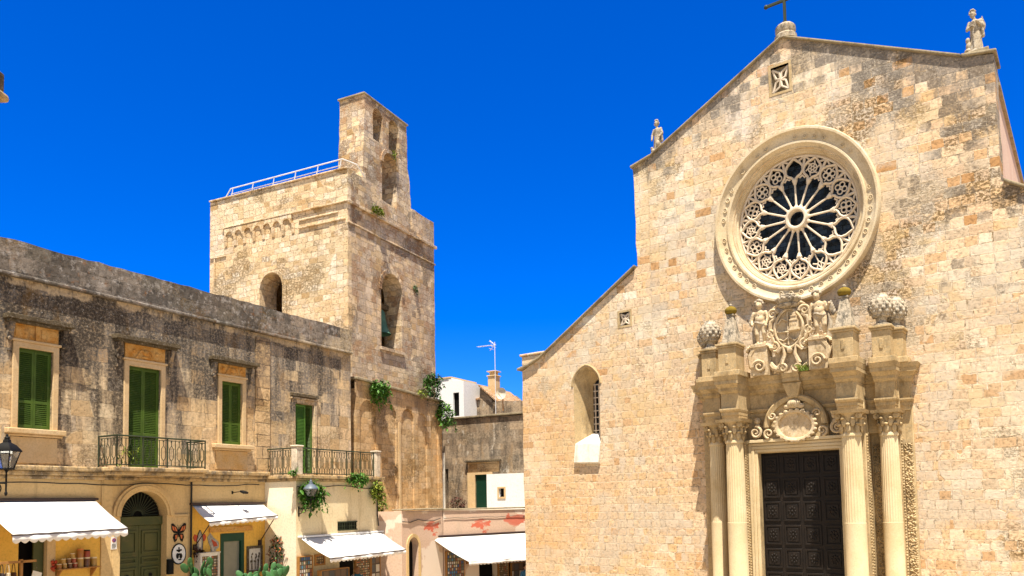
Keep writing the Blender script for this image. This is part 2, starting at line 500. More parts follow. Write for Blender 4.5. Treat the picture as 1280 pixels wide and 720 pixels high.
M['palazzo'] = masonry('weathered_ashlar', .72, .40, [(0, (.44, .31, .17)), (.2, (.62, .47, .28)), (.4, (.66, .53, .35)), (.55, (.54, .42, .27)), (.75, (.68, .52, .33)), (1, (.60, .51, .39))],
    (.36, .28, .18), .007, .03, big=(.9, .46), pits=.4, mort_amt=.6, speck=.5,
    grime=[dict(c=(.20, .18, .16), s=.9, sc=(1, 1, .26), z=(4.8, 9.0), zlo=-.18, zhi=.15, x=(13, 6), xlo=-.10, xhi=.03, lo=.40, hi=.56, amt=.95, stone=.14, det=7),
           dict(c=(.055, .048, .042), s=1.5, sc=(1.5, 1.5, .20), z=(4.6, 9.0), zlo=-.11, zhi=.07, x=(13, 3), xlo=-.08, xhi=.03, lo=.47, hi=.60, amt=.88, off=(7, 1, 3), stone=.14),
           dict(c=(.055, .042, .03), s=.6, sc=(1, 1, .35), z=(4.4, 7.0), zlo=-.02, zhi=.04, x=(9, 2), xlo=-.14, xhi=.04, lo=.48, hi=.58, amt=.85, off=(2.3, 6, 3), stone=.10),
           dict(c=(.26, .14, .035), s=1.1, sc=(1, 1, .6), z=(6, 9), zlo=-.1, zhi=.03, lo=.58, hi=.68, amt=.55, off=(3, 8, 3)),
           dict(c=(.56, .53, .48), s=15, sc=(1, 1, 1), z=(5.5, 9), zlo=-.12, zhi=.03, lo=.62, hi=.67, amt=.65, det=4, off=(1, 1, 1)),
           dict(c=(.66, .50, .31), s=1.4, sc=(1, 1, .5), z=(9.08, 9.34), zlo=-.35, zhi=.04, lo=.50, hi=.58, amt=.85, off=(4, 4, 4), stone=.1)])
M['parapet'] = masonry('lichen_parapet', .95, .42, [(0, (.10, .09, .08)), (.3, (.18, .16, .14)), (.6, (.25, .22, .19)), (.85, (.12, .11, .09)), (1, (.32, .27, .22))],
    (.12, .10, .085), .007, .03, pits=.6, mort_amt=.5, speck=.6,
    grime=[dict(c=(.07, .06, .05), s=1.5, sc=(1, 1, .5), lo=.46, hi=.60, amt=.85, off=(2, 2, 2)),
           dict(c=(.54, .43, .28), s=.5, sc=(1, 1, 1), x=(6, 13.5), xlo=-.28, xhi=.12, lo=.52, hi=.62, amt=.8, off=(2, 6, 2), stone=.1),
           dict(c=(.48, .44, .40), s=5, sc=(1, 1, 1), lo=.53, hi=.63, amt=.6, det=9),
           dict(c=(.27, .12, .04), s=4, sc=(1, 1, 1), lo=.58, hi=.66, amt=.6, off=(9, 4, 4), det=9),
           dict(c=(.05, .045, .04), s=7, sc=(1, 1, 1), lo=.57, hi=.63, amt=.75, off=(3, 4, 4), det=9)])
M['tower'] = masonry('tower_masonry', .46, .25, [(0, (.42, .29, .15)), (.15, (.63, .50, .33)), (.35, (.70, .58, .42)), (.5, (.58, .44, .26)), (.65, (.71, .62, .49)), (.8, (.55, .42, .26)), (.9, (.74, .67, .56)), (1, (.48, .36, .22))],
    (.68, .55, .38), .014, .08, big=(.6, .31), pits=.6, mort_amt=.6, bump=1.0,
    grime=[dict(c=(.66, .58, .50), s=.5, sc=(1, 1, .9), lo=.57, hi=.66, amt=.6, off=(2, 3, 9)),
           dict(c=(.36, .20, .08), s=.7, sc=(1, 1, .6), lo=.58, hi=.68, amt=.6, off=(6, 1, 9)),
           dict(c=(.16, .13, .11), s=1.0, sc=(1, 1, .4), x=(2.5, 7.2), xlo=-.14, xhi=.09, lo=.52, hi=.64, amt=.75, off=(3, 3, 3)),
           dict(c=(.30, .24, .20), s=1.4, sc=(1, 1, .8), x=(.0, .25), xlo=-.5, xhi=.06, lo=.46, hi=.58, amt=.7, off=(6, 3, 3), stone=.25),
           dict(c=(.34, .16, .05), s=1.8, sc=(1, 1, .8), x=(.0, .25), xlo=-.5, xhi=.02, lo=.55, hi=.64, amt=.6, off=(1, 8, 3), stone=.2)])
M['buttress'] = masonry('buttress_masonry', .5, .27, [(0, (.38, .24, .11)), (.3, (.58, .42, .24)), (.6, (.54, .36, .18)), (1, (.6, .46, .3))],
    (.56, .42, .27), .01, .06, pits=.6, mort_amt=.5,
    grime=[dict(c=(.17, .13, .10), s=1.3, sc=(1.3, 1.3, .3), z=(4.5, 8.6), zlo=-.10, zhi=.07, lo=.52, hi=.66, amt=.75, off=(1, 1, 1)),
           dict(c=(.66, .55, .42), s=1.2, sc=(1.5, 1.5, .3), lo=.60, hi=.68, amt=.45, off=(5, 1, 1)), dict(c=(.36, .22, .09), s=1.0, sc=(1, 1, .7), lo=.54, hi=.64, amt=.6, off=(9, 2, 1))])
M['quoin'] = masonry('quoin_ashlar', 1.4, .42, [(0, (.46, .33, .19)), (.5, (.60, .45, .27)), (1, (.55, .4, .22))], (.08, .06, .05), .022, .01, pits=.5, mort_amt=.9,
    grime=[dict(c=(.13, .10, .08), s=1.0, sc=(1, 1, .5), z=(5, 9.3), zlo=-.15, zhi=.18, lo=.5, hi=.62, amt=.8)])
M['darkhouse'] = masonry('grimy_render', .7, .34, [(0, (.22, .17, .12)), (.4, (.32, .26, .19)), (.7, (.38, .30, .21)), (1, (.26, .22, .17))], (.16, .13, .10), .006, .06, pits=.5, mort_amt=.25, speck=.6,
    grime=[dict(c=(.07, .06, .05), s=1.2, sc=(1.4, 1.4, .5), lo=.46, hi=.60, amt=.85, off=(2, 5, 1)),
           dict(c=(.58, .52, .43), s=1.6, sc=(1.3, 1.3, .7), lo=.58, hi=.64, amt=.75, off=(7, 5, 1)),
           dict(c=(.42, .27, .13), s=1.0, lo=.56, hi=.64, amt=.5, off=(1, 9, 4))])
M['portal'] = plain_stone('portal_limestone', (.55, .42, .24), (.44, .32, .165), stain=(.17, .12, .06), s=1.4, lo=.50, hi=.66, amt=.7, grain=.32, lichen=((.30, .26, .18), .5))
M['column'] = plain_stone('column_limestone', (.68, .56, .36), (.60, .47, .27), stain=(.42, .29, .12), s=.9, lo=.56, hi=.74, amt=.5, grain=.15, bump=.25)
M['rose'] = plain_stone('rose_limestone', (.66, .56, .40), (.57, .45, .28), stain=(.32, .23, .12), s=1.1, lo=.50, hi=.66, amt=.6, grain=.28, bump=.5)
M['tracery'] = plain_stone('tracery_limestone', (.70, .60, .47), (.64, .54, .42), stain=(.4, .32, .22), s=1.5, lo=.58, hi=.74, amt=.4, grain=.15, bump=.2)
M['statue'] = plain_stone('statue_stone', (.46, .39, .29), (.36, .29, .20), stain=(.12, .10, .08), s=3.5, lo=.48, hi=.60, amt=.8, grain=.4, lichen=((.58, .54, .47), .5))
M['arms'] = plain_stone('carved_stone', (.62, .50, .33), (.52, .39, .23), stain=(.24, .17, .09), s=3.2, lo=.50, hi=.62, amt=.65, grain=.3, lichen=((.66, .60, .5), .35))
M['finial'] = plain_stone('lichen_stone', (.52, .45, .35), (.42, .35, .25), stain=(.12, .11, .09), s=3.0, lo=.5, hi=.6, amt=.75, grain=.35, lichen=((.10, .09, .07), .75))
M['ochreball'] = plain_stone('ochre_lichen', (.22, .15, .02), (.16, .11, .02), s=6, stain=(.12, .10, .04), grain=.3)
M['coping'] = plain_stone('coping_stone', (.36, .30, .20), (.26, .21, .13), stain=(.1, .08, .06), s=1.5, lo=.5, hi=.65, amt=.7, grain=.4)
M['ledge'] = plain_stone('ledge_stone', (.52, .38, .20), (.42, .28, .13), stain=(.09, .07, .05), s=1.8, lo=.48, hi=.6, amt=.8, grain=.4, lichen=((.5, .46, .4), .3))
M['hood'] = plain_stone('hood_stone', (.13, .10, .06), (.08, .06, .035), stain=(.06, .05, .04), s=2.5, grain=.5, lichen=((.4, .36, .3), .3))
M['frame'] = plain_stone('window_surround', (.62, .46, .27), (.56, .39, .20), stain=(.26, .18, .1), s=1.6, lo=.58, hi=.72, amt=.5, grain=.2)
M['orange'] = plain_stone('orange_stucco', (.50, .22, .04), (.64, .40, .15), stain=(.14, .08, .04), s=3.5, lo=.54, hi=.64, amt=.5, grain=.3)
M['ochre'] = plaster('ochre_plaster', (.66, .48, .24), (.60, .42, .20), stain=(.30, .20, .10), amt=.55, lo=.56, hi=.70)
M['saffron'] = plaster('saffron_panel', (.78, .49, .11), (.74, .43, .08), stain=(.48, .26, .06), amt=.45, lo=.56, hi=.72)
M['cream'] = plaster('cream_plaster', (.72, .61, .40), (.66, .53, .32), stain=(.3, .22, .12), amt=.55, lo=.56, hi=.7)
M['sunlitcream'] = plaster('sunlit_cream_plaster', (.82, .73, .56), (.78, .67, .48), stain=(.5, .38, .24), amt=.4, lo=.6, hi=.72)  # block cream lightened to paint in the sunlight on its side
M['pink'] = plaster('pink_plaster', (.62, .45, .34), (.58, .42, .30), stain=(.45, .36, .28), amt=.5,
    patches=[dict(c=(.74, .62, .50), s=.5, lo=.52, off=(2, 1, 1)), dict(c=(.58, .15, .09), s=1.1, sc=(.8, 1, 1.6), z=(2.45, .5), x=(.5, 1.6), lo=.47, off=(2.2, 4, 3)), dict(c=(.56, .17, .11), s=.7, sc=(.7, 1, 1.6), z=(2.5, .55), x=(1.2, 2.4), lo=.44, off=(5.2, 1, 3), amt=.9),
             dict(c=(.20, .10, .07), s=1.2, z=(2.6, .3), x=(3.2, 4.2), lo=.5, off=(7, 4, 3))])
M['pinkside'] = plaster('pink_lime_plaster', (.56, .38, .29), (.62, .46, .36), stain=(.36, .25, .19), amt=.5)
M['white'] = plaster('whitewash', (.80, .80, .79), (.76, .76, .75), stain=(.55, .53, .5), amt=.35, lo=.62, hi=.75)
M['palepost'] = plain_stone('weathered_pale_stone', (.66, .58, .46), (.56, .46, .34), stain=(.2, .16, .12), s=3, lo=.5, hi=.64, amt=.6, grain=.35)
M['whitesill'] = plaster('white_limewash', (.74, .70, .62), (.66, .61, .52), stain=(.36, .31, .24), amt=.6, lo=.52, hi=.66)
M['green'] = paint('green_shutter_paint', (.045, .085, .008), (.065, .12, .012), rough=.55, wear=((.12, .16, .05), 5, .5))
M['green2'] = paint('bright_green_paint', (.08, .19, .025), (.06, .15, .02), rough=.55)
M['darkgreen'] = paint('dark_green_paint', (.006, .045, .025), (.008, .055, .03), rough=.5)
M['olive'] = paint('olive_door_paint', (.05, .062, .02), (.085, .085, .025), rough=.5, s=1.5, wear=((.12, .10, .04), 3, .5))
M['doorwood'] = paint('dark_bronze', (.009, .0065, .005), (.015, .010, .007), rough=.55, spec=.25, s=4)
M['iron'] = paint('wrought_iron', (.022, .030, .016), (.035, .045, .02), rough=.6, spec=.3)
M['black'] = paint('black_iron', (.010, .010, .010), rough=.6, spec=.15)
M['cap'] = paint('blue_grey_metal', (.10, .13, .16), (.07, .09, .12), rough=.4, spec=.5)
M['glass'] = paint('lamp_glass', (.10, .12, .12), rough=.1, spec=.6, bump=0)
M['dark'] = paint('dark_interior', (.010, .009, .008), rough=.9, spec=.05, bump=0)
M['awning'] = paint('white_awning_cloth', (.70, .69, .67), (.66, .65, .63), rough=.85, spec=.1, s=1)
M['valance'] = paint('awning_valance_cloth', (.78, .75, .72), (.74, .71, .68), rough=.85, spec=.1, s=2)
M['awnframe'] = paint('awning_frame_metal', (.05, .03, .025), rough=.5)
M['whitemetal'] = paint('white_metal', (.78, .78, .78), rough=.4, spec=.4, bump=0)
M['bronze'] = paint('verdigris_bronze', (.09, .20, .14), (.05, .13, .09), rough=.55, s=4)
M['wood'] = paint('honey_wood', (.40, .20, .06), (.32, .15, .04), rough=.6, s=6)
M['cable'] = paint('cable_rubber', (.03, .028, .025), rough=.7)
M['leaf'] = leafmat('leaf_green', (.03, .10, .010), (.09, .22, .02))
M['leafdark'] = leafmat('leaf_dark_green', (.02, .07, .010), (.055, .15, .02))
M['leafyellow'] = leafmat('leaf_yellow_green', (.22, .24, .02), (.10, .18, .02))
M['leafred'] = leafmat('dark_red_leaf', (.12, .035, .025), (.06, .03, .02))
M['bloom'] = leafmat('red_bracts', (.40, .07, .03), (.22, .10, .03))
M['cactus'] = leafmat('cactus_green', (.05, .15, .045), (.035, .10, .03))
M['terracotta'] = paint('terracotta', (.40, .17, .07), (.34, .14, .06), rough=.8)
M['skin'] = paint('skin', (.50, .28, .18), rough=.6, bump=0)
M['hairbrown'] = paint('auburn_hair', (.20, .09, .03), (.12, .05, .02), rough=.6)
M['hairblack'] = paint('dark_hair', (.02, .014, .01), rough=.5)
M['teal'] = paint('teal_cloth', (.02, .10, .13), rough=.85)
M['blue'] = paint('blue_cloth', (.06, .22, .42), rough=.85)
M['navy'] = paint('navy_cloth', (.015, .02, .08), (.03, .04, .13), rough=.9, s=8)
M['denim'] = paint('denim_cloth', (.06, .08, .14), rough=.9)
def stained():
    t = NT('leaded_glass')
    sp = t.n('SeparateXYZ'); t.l(t.obj(), sp.inputs[0])
    cb = t.n('CombineXYZ'); t.l(sp.outputs[0], cb.inputs[0]); t.l(sp.outputs[2], cb.inputs[1])
    b = t.n('TexBrick'); t.l(cb.outputs[0], b.inputs['Vector'])
    for k, v in (('Scale', 1), ('Mortar Size', .012), ('Brick Width', .24), ('Row Height', .15)): b.inputs[k].default_value = v
    b.inputs['Color1'].default_value = (0, 0, 0, 1); b.inputs['Color2'].default_value = (1, 1, 1, 1); b.inputs['Mortar'].default_value = (0, 0, 0, 1)
    c = t.ramp(b.outputs['Color'], [(0, (.006, .007, .009)), (.5, (.015, .022, .03)), (.72, (.035, .055, .085)), (.9, (.02, .03, .04)), (1, (.05, .06, .06))])
    t.col(c)
    return t.fin(.25, .3)
M['stained'] = stained()
def tiles():
    t = NT('roof_tiles')
    w = t.n('TexWave', wave_type='BANDS', bands_direction='X', Scale=2.2, Distortion=.4); t.l(t.obj(), w.inputs['Vector'])
    n = t.noise(3, 5, .7)
    c = t.ramp(n.outputs[0], [(.3, (.20, .10, .05)), (.45, (.46, .26, .13)), (.6, (.58, .42, .27)), (.75, (.30, .20, .13))])
    c = t.mix(t.rng(w.outputs['Fac'], .2, .6, .6, 0), c, (.12, .07, .04))
    t.col(c); t.bump(w.outputs['Fac'], .8, .08)
    return t.fin(.9, .1)
M['tiles'] = tiles()
def cards(name, w, h, pal, gap=.02):
    t = NT(name)
    sp = t.n('SeparateXYZ'); t.l(t.obj(), sp.inputs[0])
    cb = t.n('CombineXYZ'); t.l(sp.outputs[0], cb.inputs[0]); t.l(sp.outputs[2], cb.inputs[1])
    b = t.n('TexBrick', offset=0.0); t.l(cb.outputs[0], b.inputs['Vector'])
    for k, v in (('Scale', 1), ('Mortar Size', gap), ('Brick Width', w), ('Row Height', h)): b.inputs[k].default_value = v
    b.inputs['Color1'].default_value = (0, 0, 0, 1); b.inputs['Color2'].default_value = (1, 1, 1, 1); b.inputs['Mortar'].default_value = (.5, .5, .5, 1)
    c = t.ramp(b.outputs['Color'], pal, 'CONSTANT')
    n = t.noise(24, 3, .7)
    c = t.mix(.55, c, n.outputs['Color'], 'OVERLAY')
    c = t.mix(b.outputs['Fac'], c, (.10, .07, .05))
    t.col(c)
    return t.fin(.6, .2)
M['cards'] = cards('souvenir_cards', .105, .14, [(0, (.05, .12, .30)), (.18, (.55, .50, .42)), (.34, (.30, .10, .06)), (.5, (.08, .22, .34)), (.66, (.50, .40, .25)), (.82, (.12, .16, .12)), (.92, (.60, .56, .52))])
M['prints'] = cards('souvenir_prints', .30, .34, [(0, (.18, .12, .08)), (.3, (.40, .34, .26)), (.6, (.10, .10, .10)), (.85, (.55, .5, .42))], .03)
M['trinkets'] = cards('souvenir_trinkets', .09, .09, [(0, (.40, .28, .12)), (.25, (.55, .45, .28)), (.5, (.20, .14, .06)), (.75, (.50, .16, .06)), (.9, (.6, .55, .45))])
M['ground'] = None
def paving():
    t = NT('limestone_paving')
    b = t.n('TexBrick'); t.l(t.obj(), b.inputs['Vector'])
    for k, v in (('Scale', 1), ('Mortar Size', .012), ('Brick Width', .9), ('Row Height', .5)): b.inputs[k].default_value = v
    b.inputs['Color1'].default_value = (0, 0, 0, 1); b.inputs['Color2'].default_value = (1, 1, 1, 1); b.inputs['Mortar'].default_value = (0, 0, 0, 1)
    c = t.ramp(b.outputs['Color'], [(0, (.34, .28, .19)), (.5, (.41, .34, .24)), (1, (.37, .30, .21))])
    c = t.mix(b.outputs['Fac'], c, (.25, .2, .15))
    n = t.noise(2, 7, .7)
    c = t.mix(1.0, c, t.ramp(n.outputs[0], [(.3, (.8,) * 3), (.6, (1.05,) * 3)]), 'MULTIPLY')
    t.col(c); t.bump(b.outputs['Fac'], -.3, .02)
    return t.fin(.7, .3)
M['ground'] = paving()

# ------------------------------------------------------------------ ground
def gz(Y): return -1.25 * min(1, max(0, (Y - 22) / 13))
g = MB()
ys = [-600, -60, -10, 22, 24, 26, 28, 30, 32, 34, 35, 60, 200, 1200]
xs = [-900, -200, -40, 0, 40, 200, 900]
g.add([(x, y, gz(y)) for y in ys for x in xs], [(j * 7 + i, j * 7 + i + 1, (j + 1) * 7 + i + 1, (j + 1) * 7 + i) for j in range(len(ys) - 1) for i in range(6)])
tag(g.build('piazza_ground', M['ground']), 'pale limestone paving of the piazza sloping gently down between the buildings', 'ground', kind='structure')

# ================================================================== CHURCH
CH = ((0.454, 32.0, 0.0), radians(143.16 - 180))
church = thing('church', 'large honey stone church with a gabled front, a round rose window and a carved portal', 'church', *CH)
AX = 11.2                                    # portal / rose axis
RZ, RSX = 12.6, .915                         # rose centre height, oval factor
fac = [(0.02, -1.4), (22.3, -1.4), (22.3, 8.8), (17.06, 12.25)]
fac += wobble_line((17.05, 12.25), (17.07, 16.05), 8, .02)
fac += [(17.06, 16.02), (16.25, 16.2)]
fac += wobble_line((16.2, 16.22), (11.1, 18.78), 12, .01)
fac += wobble_line((11.05, 18.78), (6.1, 16.05), 12, .01)
fac += [(5.38, 15.85)]
fac += wobble_line((5.38, 15.8), (5.46, 12.1), 9, .03)
fac += wobble_line((5.46, 12.05), (1.26, 9.33), 10, .015)
fac += [(.9, 9.1), (.03, 8.72)]
fac += wobble_line((.03, 8.7), (.02, -1.3), 18, .025)
rose_hole = [(AX + .06 + 2.25 * RSX * cos(2 * pi * i / 64), RZ + 2.25 * sin(2 * pi * i / 64)) for i in range(64)]
aw_out = arch(2.52, 3.68, 5.55, 7.85, 14, .62, .12)
lat1 = rect(4.64, 5.08, 9.92, 10.42)
lat2 = rect(10.68, 11.28, 16.95, 17.85)
door_hole = rect(AX - 1.27, AX + 1.27, -1.3, 4.8)
MB().poly(fac, 0, 1.1, [rose_hole, aw_out, lat1, lat2]).build('facade', M['church'], church, smooth=False)
# nave, aisles behind
nb = MB()
nb.poly([(5.5, -1.3), (17.0, -1.3), (17.0, 15.9), (11.1, 18.4), (5.5, 15.6)], 1.1, 36)
nb.build('nave_wall', M['pinkside'], church, smooth=False)
ab = MB()
ab.poly([(0.1, -1.3), (5.5, -1.3), (5.5, 11.7), (.1, 8.4)], 1.1, 36)
ab.poly([(16.95, -1.3), (22.2, -1.3), (22.2, 8.4), (16.95, 11.9)], 1.1, 36)
ab.build('aisle_wall', M['pinkside'], church, smooth=False)
rf = MB()
for (xa, za, xb, zb) in ((4.95, 15.42, 11.1, 18.5), (11.1, 18.5, 17.04, 15.93)):
    rf.hexa([(xa, 1.15, za), (xb, 1.15, zb), (xb, 36.3, zb), (xa, 36.3, za), (xa, 1.15, za + .14), (xb, 1.15, zb + .14), (xb, 36.3, zb + .14), (xa, 36.3, za + .14)])
rf.build('roof', M['coping'], church, smooth=False)
# raking copings
def rake(mb, x0, z0, x1, z1, th=.09, d=.1, back=1.15):
    mb.hexa([(x0, -d, z0), (x1, -d, z1), (x1, back, z1), (x0, back, z0), (x0, -d, z0 + th), (x1, -d, z1 + th), (x1, back, z1 + th), (x0, back, z0 + th)])
for args in ((5.3, 15.85, 6.15, 16.08), (6.152, 16.08, 11.09, 18.76), (11.1, 18.76, 16.25, 16.2), (16.252, 16.2, 17.14, 16.04),
             (-.14, 8.74, .3, 8.84, .11, .16), (.302, 8.84, .92, 9.1, .11, .16), (.922, 9.1, 1.28, 9.33, .11, .13), (1.282, 9.33, 5.37, 12.03, .1, .13), (17.12, 12.2, 22.5, 8.75, .1, .13)):
    q_ = MB(); rake(q_, *args); q_.build('coping', M['coping'], church, smooth=False, bevel=.03)
cb_ = MB().box(.03, 1.15, -.02, .9, 8.95, 9.32); cb_.box(-.05, 1.2, -.08, .95, 9.324, 9.42)
cb_.build('corner_block', M['church'], church, bevel=.03)
sc_ = MB()
rake(sc_, 17.003, 15.60, 17.10, 15.58, .10, -1.2, 34)
sc_.build('eaves_moulding', M['coping'], church, smooth=False)

# rose window ---------------------------------------------------------------
def rosemap(x, y, z): return (AX + .06 + x * RSX, y, RZ + z)
prof = [(2.91, .0), (2.91, -.20), (2.87, -.27), (2.80, -.27), (2.77, -.23), (2.74, -.19), (2.62, -.13), (2.48, -.12), (2.44, -.17), (2.38, -.17), (2.35, -.10), (2.30, -.02),
        (2.27, -.03), (2.24, .06), (2.21, .06), (2.19, .16), (2.15, .17), (2.13, .42), (2.13, .55)]
rw = MB().lathe(prof, axis='y', n=96).map(rosemap)
rose = rw.build('rose_window', M['rose'], church)
for i in range(46):
    if random.random() < .2: continue                       # worn away
    a = 2 * pi * i / 46
    eg = MB(); pts = []
    for k in range(10):
        t_ = 2 * pi * k / 10
        rr = 2.60 + .07 * cos(t_); tt = a + .07 * sin(t_) / 2.6
        pts.append((rr * cos(tt), -.15, rr * sin(tt)))
    eg.tube(pts, random.uniform(.014, .024), 5, closed=True)
    eg.ball((2.6 * cos(a), -.135, 2.6 * sin(a)), (.035, .03, .035), 6, 5)
    eg.map(rosemap).build('egg', M['rose'], rose)
gl = MB().add([(2.2 * cos(2 * pi * i / 64), .62, 2.2 * sin(2 * pi * i / 64)) for i in range(64)], [tuple(range(64))]).map(rosemap)
gl.build('stained_glass', M['stained'], rose, smooth=False)
TD = .30
def P(r, a, y=TD): return (r * cos(a), y, r * sin(a))
hub = MB().lathe([(.27, TD + .1), (.27, TD - .12), (.30, TD - .16), (.36, TD - .16), (.40, TD - .1), (.40, TD + .1)], axis='y', n=40)
hub.map(rosemap).build('hub_ring', M['tracery'], rose)
for i in range(16):
    a = pi / 2 + 2 * pi * i / 16 + .02
    s = MB()
    s.tube([P(.38, a), P(1.22, a)], .038, 8, r1=.033)
    s.tube([P(.40, a), P(.47, a)], .075, 8, r1=.05)
    s.tube([P(1.16, a), P(1.20, a), P(1.30, a)], [.05, .062, .10], 8)
    s.tube([P(1.30, a), P(1.34, a)], .11, 4)
    s.map(rosemap).build('colonnette', M['tracery'], rose)
tr = MB()
da = 2 * pi / 16
for i in range(16):
    a = pi / 2 + da * i + .02
    h = da / 2
    left = [P(1.34, a - .02), P(1.42, a - h * .35), P(1.50, a - h * .78), P(1.62, a - h * .97), P(1.76, a - h * .9), P(1.88, a - h * .62), P(1.98, a - h * .25), P(2.06, a)]
    right = [P(math.hypot(p[0], p[2]), 2 * a - atan2(p[2], p[0])) for p in left]
    for l in (left, right): tr.tube(l, .045, 6, flat=1.7)
    # outer spandrel: arch to rim between cells
    b = a + h
    tr.tube([P(1.66, b), P(1.86, b), P(2.10, b)], .05, 6)
    tr.tube([P(1.95, b - h * .55), P(2.03, b - h * .2), P(2.12, b)], .035, 5); tr.tube([P(1.95, b + h * .55), P(2.03, b + h * .2), P(2.12, b)], .035, 5)
    # cusps under the cells, in the gaps between colonnettes
    tr.tube([P(1.44, b - h * .55), P(1.38, b - h * .3), P(1.46, b)], .03, 5); tr.tube([P(1.44, b + h * .55), P(1.38, b + h * .3), P(1.46, b)], .03, 5)
    kind = 'oabbcbdcbfoobabd'[i]
    cr = 1.70; inn = MB()
    def cell(pts, r=.026): inn.tube([( (cr + v) * cos(a) - u * sin(a), TD, (cr + v) * sin(a) + u * cos(a)) for u, v in pts], r, 5)
    if kind == 'o': continue
    if kind in 'ab':
        for q in range(4):
            t = pi / 4 + q * pi / 2
            cx, cz = .12 * cos(t), .12 * sin(t)
            cell([(cx + .085 * cos(2 * pi * k / 10), cz + .085 * sin(2 * pi * k / 10)) for k in range(11)])
        if kind == 'b':
            cell([(-.24, 0), (.24, 0)], .022); cell([(0, -.26), (0, .28)], .022)
    if kind in 'cd':
        for q in range(6):
            t = q * pi / 3 + (.5 if kind == 'd' else 0)
            cell([(.05 * cos(t), .05 * sin(t)), (.15 * cos(t + .35), .15 * sin(t + .35)), (.25 * cos(t), .25 * sin(t))])
        cell([(.15 * cos(2 * pi * k / 16), .15 * sin(2 * pi * k / 16)) for k in range(17)])
        cell([(.06 * cos(2 * pi * k / 8), .06 * sin(2 * pi * k / 8)) for k in range(9)])
    if kind == 'f':
        cell([(0, -.3), (0, 0), (-.14, .2)]); cell([(0, 0), (.14, .2)]); cell([(-.2, -.02), (-.06, .08), (0, .28)]); cell([(.2, -.02), (.06, .08), (0, .28)])
    inn.map(rosemap).build('cell_tracery', M['tracery'], rose)
tr.tube([P(2.10, 2 * pi * k / 64) for k in range(64)], .05, 6, closed=True)
tr.map(rosemap).build('tracery', M['tracery'], rose)

# pointed aisle window ---------------------------------------------------------
outer = arch(2.52, 3.68, 5.55, 7.85, 14, .62, .12)
inner = arch(2.98, 3.52, 5.9, 7.75, 14, .33, .1)
n_ = len(outer)
fun = MB().add([(x, -.004, z) for x, z in outer] + [(x, .72, z) for x, z in inner], [(i, (i + 1) % n_, (i + 1) % n_ + n_, i + n_) for i in range(1, n_)])
sw = fun.build('side_window', M['portal'], church)
ring = MB()
rim = [(x, -.0, z) for x, z in arch(2.46, 3.74, 5.6, 7.85, 14, .68, .12)[2:]]
ring.tube(rim, .05, 6); ring.build('arch_moulding', M['portal'], sw)
gb = MB().poly(arch(2.98, 3.52, 5.9, 7.75, 14, .33, .1), .78, .80); gb.build('pane', M['stained'], sw, smooth=False)
gr = MB()
for k in range(3): gr.box(3.08 + k * .17 - .02, 3.08 + k * .17 + .02, .68, .74, 5.9, 7.95)
for k in range(8): gr.box(2.98, 3.52, .685, .735, 6.1 + k * .26 - .018, 6.1 + k * .26 + .018)
gr.build('glazing_bars', M['tracery'], sw)
sl = MB().add([(2.56, .70, 6.0), (3.64, .70, 6.0), (3.68, -.02, 5.55), (2.54, -.02, 5.55), (2.54, -.13, 4.84), (3.64, -.13, 4.80), (2.54, -.002, 4.78), (3.64, -.002, 4.74)],
    [(0, 1, 2, 3), (3, 2, 5, 4), (4, 5, 7, 6), (3, 4, 6), (2, 7, 5)])
sl.build('sloping_sill', M['whitesill'], sw, smooth=False)
# two small stone lattices
def lattice(x0, x1, z0, z1, petals, back):
    xc, zc, rx, rz = (x0 + x1) / 2, (z0 + z1) / 2, (x1 - x0) / 2, (z1 - z0) / 2
    f = MB()
    f.poly(rect(x0 - .08, x1 + .08, z0 - .08, z1 + .08), -.012, .14, [rect(x0, x1, z0, z1)])
    w = f.build('lattice_window', M['portal'], church)
    q = MB()
    for k in range(petals):
        a = pi / 4 + k * 2 * pi / petals
        for s in (-1, 1):
            q.tube([(xc, .08, zc), (xc + rx * .55 * cos(a + s * .55), .08, zc + rz * .55 * sin(a + s * .55)), (xc + rx * 1.25 * cos(a), .08, zc + rz * 1.25 * sin(a))], .042, 5)
    q.build('stone_petals', M['tracery'], w)
    MB().box(x0, x1, .16, .18, z0, z1).build('backing', back, w)
lattice(4.64, 5.08, 9.92, 10.42, 4, M['hood']); lattice(10.68, 11.28, 16.95, 17.85, 4, M['coping'])

# portal --------------------------------------------------------------------------
def PX(mb): return mb.map(lambda x, y, z: (x + AX, y, z))
core = MB()
core.box(-3.3, -1.62, -.10, .02, -1.2, 6.95); core.box(1.62, 3.3, -.10, .02, -1.2, 6.95)         # backing
core.box(-1.64, -1.27, -.52, -.003, -1.2, 5.0); core.box(1.27, 1.64, -.52, -.003, -1.2, 5.0)      # door jamb
core.box(-1.64, 1.64, -.522, -.003, 4.80, 5.24)
core.box(-2.12, -1.642, -.86, -.003, -1.2, 6.2); core.box(1.642, 2.12, -.86, -.003, -1.2, 6.2)     # inner piers
core.box(-2.98, -2.4, -.22, -.10, -1.2, 6.2); core.box(2.4, 2.98, -.22, -.10, -1.2, 6.2)
core.box(-3.0, 3.0, -.36, -.102, 5.244, 6.9)
portal = PX(core).build('portal', M['portal'], church, bevel=.02)
